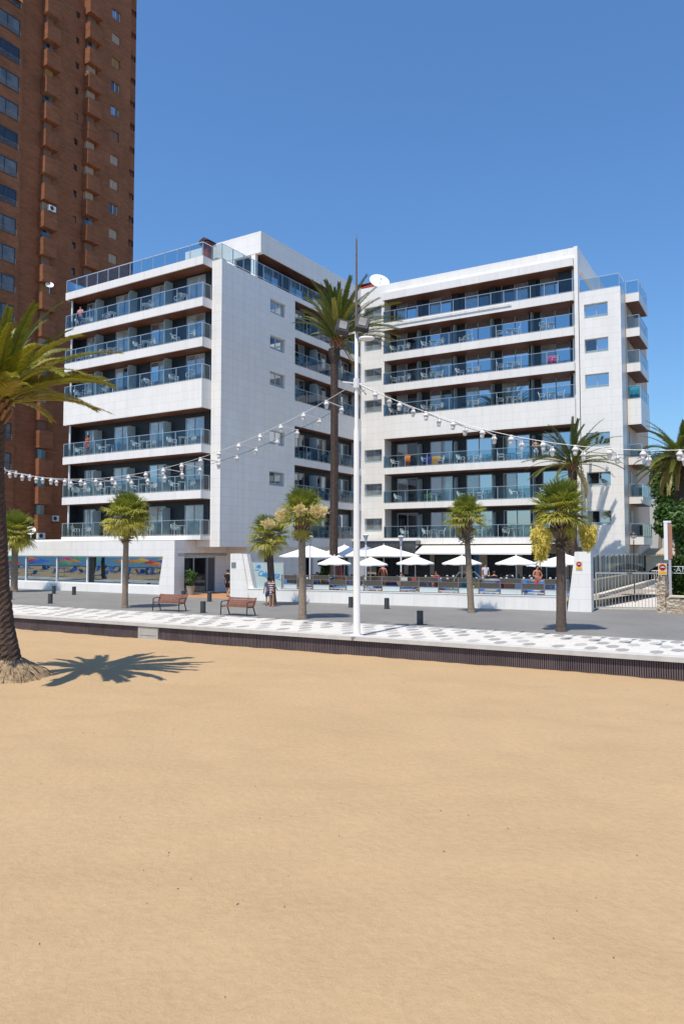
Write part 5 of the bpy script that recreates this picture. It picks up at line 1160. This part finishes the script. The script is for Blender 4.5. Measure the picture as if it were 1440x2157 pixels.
    s = MB(); s.smooth = True
    for sg in (-1, 1): s.ball((sg * .03 * k, -.096 * k, V[hd][2] + .03 * k), .011 * k, .007 * k, .008 * k, 6, 4)
    s.build('eyes', darkmet, t)
    if shoes:
        for hp, kn, an in Lg:
            s = MB(); s.smooth = True; a = V[an]; s.ball((a[0] * 1.1, a[1] - .055 * k, .035 * k), .05 * k, .135 * k, .04 * k, 10, 6); s.build('shoe', shoes, t)
    return t
black_cl = mat('black_cloth', (.012, .012, .013), .85, .2, 8); red_cl = mat('red_swimwear', (.52, .015, .02), .8, .1); pink_cl = mat('pink_cloth', (.60, .25, .30), .85, .1); denim = mat('denim', (.05, .09, .18), .85, .2, 8)
m, n, b = new_mat('striped_cloth'); tc = n.nodes.new('ShaderNodeTexCoord'); wv = n.nodes.new('ShaderNodeTexWave'); wv.bands_direction = 'Z'; wv.inputs['Scale'].default_value = 2.6; L(n, tc.outputs['Object'], wv.inputs['Vector'])
r_ = ramp(n, wv.outputs['Fac'], [(.40, (.085, .012, .022)), (.46, (.62, .52, .52))]); L(n, r_.outputs[0], b.inputs['Base Color']); b.inputs['Roughness'].default_value = .9; stripe = m
person('person in black shirt and shorts walking into the hotel entrance', (-7.55, 49.9, .006), radians(165), 1.76, skin_a, hair_d, black_cl, black_cl, 'walk', shoes=black_cl)
person('person in a dark red and white striped top beside the leaning palm', (-3.84, 41.2, .004), radians(150), 1.60, skin_a, hair_d, stripe, mat('maroon_cloth', (.09, .012, .022), .85, .1), 'stand', [((-.24, -.02, 1.14), (-.20, -.2, 1.02)), ((.24, -.02, 1.14), (.20, -.2, 1.02))], True, .42, mat('pink_shoes', (.6, .25, .25), .7, .1), None, True)
person('person in blue grey clothes half hidden beside the striped person', (-4.10, 41.9, .004), radians(200), 1.52, skin_a, hair_b, mat('grey_blue_cloth', (.16, .19, .27), .85, .15), denim, 'stand', shoes=darkmet)
p = at(1131, 1210, 42.3); person('bare chested man in red swim shorts standing behind the terrace fence', (p.x, 42.3, .455), radians(12), 1.74, skin_b, hair_b, None, red_cl, 'stand', [((-.27, -.02, 1.15), (-.06, -.2, 1.08)), ((.27, -.02, 1.15), (.06, -.2, 1.06))], False, .8)
p = at(806, 1210, 46.5); person('bare backed man in pale red shorts under the small parasol', (p.x, 46.5, .455), radians(170), 1.76, skin_b, hair_d, None, mat('pale_red_shorts', (.55, .14, .14), .8, .1), 'stand')
lp = to_world('L', -14.2, -.6, FL[5] + .005); person('person in a pink top leaning on the top left balcony railing', lp, RL + .3, 1.7, skin_c, hair_d, pink_cl, denim, 'stand', [((-.26, -.1, 1.16), (-.12, -.3, 1.12)), ((.26, -.1, 1.16), (.12, -.3, 1.12))])
lp = to_world('L', -13.2, -.55, FL[2] + .005); person('person in a red patterned outfit on the third balcony row, left wing', lp, RL, 1.62, skin_a, hair_b, mat('red_patterned_cloth', (.40, .07, .05), .85, .5, 14), red_cl, 'stand', None, True)
lp = to_world('R', 16.0, .1, TR[2] + .005); person('bare chested person on the third balcony row of the right wing', lp, RR + .2, 1.66, skin_c, hair_b, None, mat('white_shorts', (.7, .7, .7), .85, .05), 'stand', [((-.27, -.02, 1.15), (-.08, -.24, 1.14)), ((.27, -.02, 1.15), (.08, -.24, 1.14))])
# ------------------------------------------------------------------ loungers on the terrace
def lounger(label, x, ny, rz, col, tw_=None):
    t = thing('sun_lounger', label, 'sun lounger', wpt(x, ny, .56), WR + rz, 'sun loungers behind the glass fence')
    s = MB(); s.box(-.32, -.27, -.9, .95, .24, .29); s.box(.27, .32, -.9, .95, .24, .29); s.box(-.27, .27, .90, .95, .24, .29); s.box(-.27, .27, -.9, -.85, .24, .29); s.build('frame', plastic, t)
    for x_, y_ in ((-.29, -.75), (.29, -.75), (-.29, .8), (.29, .8)): MB().box(x_ - .03, x_ + .03, y_ - .04, y_ + .04, -.108, .238).build('leg', plastic, t)
    s = MB(); s.box(-.30, .30, -.95, .25, .295, .35); s.build('mattress', col, t)
    s = MB(); s.prism([(.26, .30), (.68, .80), (.70, .86), (.66, .87), (.24, .36)], 'x', -.30, .30); s.build('backrest', col, t)
    if tw_: s = MB(); s.box(-.24, .26, -.6, .1, .352, .368); s.build('spread_towel', tw_, t)
    global last_lounger; last_lounger = t; return t
lb = mat('lounger_blue', (.02, .16, .52), .75, .12, 3); ln_ = mat('lounger_navy', (.015, .02, .20), .75, .15, 3); lw_ = mat('towel_white', (.62, .62, .64), .9, .06); lo = mat('towel_orange', (.55, .14, .04), .9, .3, 8); lyy = mat('towel_yellow', (.62, .50, .10), .9, .1); lg_ = mat('towel_green', (.05, .25, .16), .9, .15); lr = mat('towel_red', (.36, .05, .08), .9, .25, 8); lt_ = mat('towel_turquoise', (.03, .32, .42), .9, .15)
desc = [('blue', lb, None, ''), ('navy', ln_, lb, 'with a blue towel'), ('navy', ln_, lw_, 'with a white towel'), ('blue', lb, lt_, 'with a turquoise towel'), ('navy', ln_, lo, 'with an orange towel'), ('blue', lb, lw_, 'with a white towel'), ('navy', ln_, lb, 'with a blue towel'), ('blue', lb, ln_, 'with a navy towel'),
        ('navy', ln_, lr, 'with a red towel'), ('blue', lb, lg_, 'with a green towel'), ('blue', lb, lt_, 'with a turquoise towel'), ('blue', lb, lyy, 'with a yellow towel'), ('navy', ln_, lr, 'with a red towel'), ('blue', lb, lw_, 'with a white towel'), ('blue', lb, ln_, 'with a navy towel')]
for i, (c, m_, tw_, tx) in enumerate(desc):
    px = (fp[i] + fp[i + 1]) / 2 + random.uniform(-6, 6); lounger('%s sun lounger %s behind the %s fence panel from the %s' % (c, tx, ORD[i] if i < 8 else ORD[14 - i], 'left' if i < 8 else 'right'), spx(px, 1.1), 1.15 + random.uniform(-.15, .25), random.choice((pi / 2, pi / 2, -pi / 2, pi / 2 + .4, pi)) + random.uniform(-.2, .2), m_, tw_)
def rail_towel(label, px0, px1, z0, z1, m_, letters=None):
    a, b_ = spx(px0, .27), spx(px1, .27); t = thing('towel', label, 'towel', wpt((a + b_) / 2, .27, z0), WR, None); h, w2 = z1 - z0, (b_ - a) / 2; s = MB(); s.smooth = True
    for th in (0, .012): s.add([(-w2 + 2 * w2 * i / 8, th + .018 * sin(i * 1.9) * (1 - j / 4), h * j / 4) for j in range(5) for i in range(9)], [(j*9+i, j*9+i+1, (j+1)*9+i+1, (j+1)*9+i) for j in range(4) for i in range(8)])
    s.build('cloth', m_, t)
    if letters: text_mesh(letters, 'lettering', lw_, .24, t, Matrix.Translation((w2 * .2, -.03, h * .55)) @ Matrix.Rotation(-pi / 2 if letters == 'of' else 0, 4, 'Y') @ RX, .004)
for a_ in (('navy towel with white letters hung behind the fence', 883, 909, .98, 1.36, ln_, 'of'), ('red towel hung next to the lettered navy towel', 911, 921, .98, 1.36, lr), ('dark red towel on the clear fence panel left of the slim palm', 924, 932, 1.0, 1.36, lr), ('turquoise towel on the fence left of the slim palm trunk', 966, 980, 1.0, 1.36, lt_),
           ('yellow towel on the fence right of the slim palm trunk', 998, 1006, .98, 1.37, lyy), ('crimson patterned towel on the fence left of the man in red shorts', 1054, 1082, 1.0, 1.36, lr), ('bright blue towel with a white numeral on the fence by the stout palm', 1146, 1166, .96, 1.36, lb, '1'), ('white towel over the top rail of the glass fence', 843, 857, 1.36, 1.58, lw_), ('red bag shaped towel over the top rail of the glass fence', 866, 876, 1.36, 1.58, lr),
           ('navy towel on the fence behind the two headed fan palm', 640, 657, 1.04, 1.36, ln_), ('blue towel on the fence right of the two headed fan palm', 661, 668, .95, 1.38, lb), ('turquoise towel on the fence left of the floodlight pole', 738, 744, 1.04, 1.34, lt_), ('blue towel on the fence right of the bare backed man', 815, 838, 1.0, 1.14, lb), ('patterned navy towel at the left end of the glass fence', 604, 624, 1.10, 1.36, ln_)): rail_towel(*a_)
# raised pool with handrails
po = thing('raised_pool', 'raised blue tiled pool behind the right half of the fence', 'pool', wpt(9.6, 4.2, .45), WR)
s = MB(); s.box(0, 4.4, 0, .25, 0, .86); s.box(0, 4.4, 3.2, 3.45, 0, .86); s.box(0, .25, .251, 3.199, 0, .86); s.box(4.15, 4.4, .251, 3.199, 0, .86); s.build('basin', tile_mat('pool_tiles', (.12, .30, .55), (.2, .38, .6), .12, .12, .006), po)
s = MB(); s.box(.251, 4.149, .251, 3.199, .2, .78); m, n, b = new_mat('pool_water'); b.inputs['Base Color'].default_value = (.05, .30, .48, 1); b.inputs['Roughness'].default_value = .05; t_ = noise_node(n, 3, 3); bump(n, b, t_.outputs['Fac'], .3, .05); s.build('water', m, po)
s = MB(); s.box(-.05, 4.45, -.05, .3, .862, .90); s.build('coping', mat('pool_coping', (.60, .42, .36), .8, .1), po)
for x in (-1.6, -1.0):
    hr = MB(); hr.tube([(x, -.4, 0), (x, -.4, .9), (x + .2, -.1, 1.3), (x + .5, .1, 1.35), (x + 1.3, .2, .55), (x + 1.4, .2, .4)], .03, 8); hr.build('handrail', lightmet, po)
# dark wicker dining sets under the parasols
def dining_chair():
    s = MB()
    for x, y in ((-.22, -.22), (.22, -.22), (-.22, .22), (.22, .22)): s.box(x - .025, x + .025, y - .025, y + .025, 0, .40)
    s.box(-.26, .26, -.26, .26, .40, .46); s.prism([(.22, .46), (.27, .46), (.34, .92), (.29, .92)], 'x', -.25, .25)
    for x in (-.27, .23): s.box(x, x + .04, -.24, .24, .62, .66); s.box(x, x + .04, -.24, -.20, .461, .62)
    return s
def dining_table():
    s = MB(); s.box(-.4, .4, -.4, .4, .70, .74); s.box(-.04, .04, -.04, .04, .05, .70); s.box(-.25, .25, -.25, .25, 0, .05); return s
rd = random.Random(5); dc = dt = None; spots = []
cols = [(640, 'left of the floodlight pole'), (690, 'by the tall palm trunk'), (760, 'behind the floodlight pole'), (830, 'under the large parasols'), (890, 'left of the slim palm'), (935, 'behind the slim palm'), (1010, 'below the left awning'), (1060, 'below the right awning'), (1110, 'beside the man in red shorts'), (1165, 'near the slanted pillar')]
for i, (px, where) in enumerate(cols):
    for j, Y in enumerate((48.5, 52.5)):
        p = at(px + (12 if j else 0), 1205, Y); rz = WR + rd.uniform(-.3, .3)
        if dt is None: dt = o = dining_table().build('dining_table', black)
        else: o = dt.copy(); COL.objects.link(o)
        o.location = (p.x, Y, .452); o.rotation_euler = (0, 0, rz); tag(o, 'black terrace table %s, %s row' % (where, ('front', 'back')[j]), 'table', 'black dining tables on the terrace')
        for q, (dx, dy, a, nm) in enumerate(((-.75, 0, -pi / 2 + pi, 'left'), (.75, 0, -pi / 2, 'right'), (0, .75, 0, 'far'))):
            if dc is None: dc = o = dining_chair().build('wicker_chair', black)
            else: o = dc.copy(); COL.objects.link(o)
            o.location = (p.x + dx * cos(rz) - dy * sin(rz), Y + dx * sin(rz) + dy * cos(rz), .452); o.rotation_euler = (0, 0, rz + a + rd.uniform(-.25, .25)); tag(o, 'black wicker chair, %s of the %s row table %s' % (nm, ('front', 'back')[j], where), 'chair', 'black wicker chairs on the terrace')
cup0 = None
for i, (px, where) in enumerate(cols):
    for j, Y in enumerate((48.5, 52.5)):
        p = at(px + (12 if j else 0), 1205, Y)
        for q in range(2):
            if cup0 is None: s = MB(); s.lathe([(.05, 0), (.075, .02), (.07, .13), (.06, .13)], n=8); cup0 = o = s.build('cup', plastic)
            else: o = cup0.copy(); COL.objects.link(o)
            o.location = (p.x + (-.2, .22)[q], Y + rd.uniform(-.2, .2), 1.194); tag(o, 'white cup, %s side of %s row table %s' % (('left', 'right')[q], ('front', 'back')[j], where), 'cup', 'white cups on the terrace tables')
for px, Y, rz, lab, sh_, hr, pose_ in ((668, 46.2, 2.6, 'person in a dark blue top sitting by the fence left of the tall palm', denim, hair_d, 'sit'), (845, 46.0, .4, 'person in a white top sitting right of the bare backed man', lw_, hair_b, 'sit'), (918, 48.0, -.5, 'person in a red top sitting left of the slim palm', lr, hair_d, 'sit'), (1040, 47.8, 2.9, 'person in a black top sitting behind the pool', black_cl, hair_b, 'sit'),
        (1022, 51.0, .2, 'waiter in a white shirt standing under the right awning', lw_, hair_d, 'stand')):
    p = at(px, 1205, Y); person(lab, (p.x, Y, .455), rz, 1.7, skin_a, hr, sh_, denim, pose_)
# planters
def planter(label, loc, pot, sc, cat='potted plant'):
    t = thing('potted_plant', label, cat, loc); s = MB(); s.lathe([(.2 * sc, 0), (.3 * sc, .55 * sc), (.33 * sc, .6 * sc), (.28 * sc, .6 * sc)], n=14); s.build('pot', pot, t)
    s = MB(); leafy(s, [(Vector((0, 0, 1.0 * sc)), .42 * sc), (Vector((.15 * sc, 0, 1.35 * sc)), .35 * sc), (Vector((-.15 * sc, .05, 1.5 * sc)), .3 * sc)], 900, .16 * sc, random.Random(4)); s.tube([(0, 0, .5 * sc), (0, 0, 1.2 * sc)], .04, 6); s.build('foliage', tree_leaf, t)
p = ground(396, 1254); planter('leafy plant in a beige pot beside the entrance door', (p.x + .1, p.y + .4, .01), mat('beige_pot', (.40, .34, .27), .8, .1), 1.0)
p = at(684, 1215, 51.5); planter('tall plant in a terracotta pot left of the tall palm trunk', (p.x, 51.5, .45), mat('terracotta_pot', (.30, .16, .10), .8, .1), 1.15)
p = at(716, 1200, 51); t = thing('closed_parasol', 'rolled red parasol standing right of the tall palm trunk', 'parasol', (p.x, 51, .45)); s = MB(); s.smooth = True; s.lathe([(.05, .5), (.17, .6), (.20, 1.0), (.15, 1.5), (.04, 1.9)], n=12); s.build('canopy', mat('faded_red_canvas', (.45, .10, .09), .85, .2, 5), t); s = MB(); s.tube([(0, 0, 0), (0, 0, 2.0)], .03, 6); s.build('pole', lightmet, t)
# ------------------------------------------------------------------ the beach behind the camera, seen only in the shop windows
pc = [('red', (.55, .04, .04)), ('yellow', (.65, .45, .03)), ('blue', (.03, .12, .5)), ('green', (.05, .35, .10)), ('orange', (.65, .22, .03)), ('pink', (.6, .12, .25))]
rb = random.Random(12); proto = {}; PR_ = radians(-29.4)
for i in range(72):
    cn, cc = pc[i % 6]; e_, n_ = rb.uniform(-150, -45), rb.uniform(-56, -10); x, y, z = -1.04 + e_ * cos(PR_) - n_ * sin(PR_), 27.9 + e_ * sin(PR_) + n_ * cos(PR_), -.75
    if cn not in proto:
        t = proto[cn] = thing('beach_umbrella', 'round %s beach umbrella reflected in the shop windows' % cn, 'beach umbrella', (x, y, z), 0, '%s beach umbrellas reflected in the shop windows' % cn)
        s = MB(); s.lathe([(1.25, 1.75), (1.15, 1.85), (.7, 2.1), (.02, 2.3)], n=10); s.build('canopy', mat(cn + '_beach_canvas', cc, .8, .1), t); s = MB(); s.tube([(0, 0, 0), (0, 0, 2.3)], .03, 6); s.build('pole', lightmet, t)
    else: dup(proto[cn], (x, y, z), rb.uniform(0, 6))
for i in range(6):
    e_, n_ = (-33, -41, -48, -57, -66, -37)[i], (-3.5, -9, -3, -7, -12, -15)[i]
    dup(big, (-1.04 + e_ * cos(PR_) - n_ * sin(PR_), 27.9 + e_ * sin(PR_) + n_ * cos(PR_), -.7), i * 1.7, 'tall date palm on the beach reflected as a dark trunk in the shop windows', 'date palms reflected in the shop windows')
for i in range(80):
    e_, n_ = rb.uniform(-120, -40), rb.uniform(-42, -8); o = dup(last_lounger, (-1.04 + e_ * cos(PR_) - n_ * sin(PR_), 27.9 + e_ * sin(PR_) + n_ * cos(PR_), -.72), rb.uniform(0, 6), 'sun lounger on the beach reflected in the shop windows', 'beach loungers reflected in the shop windows')
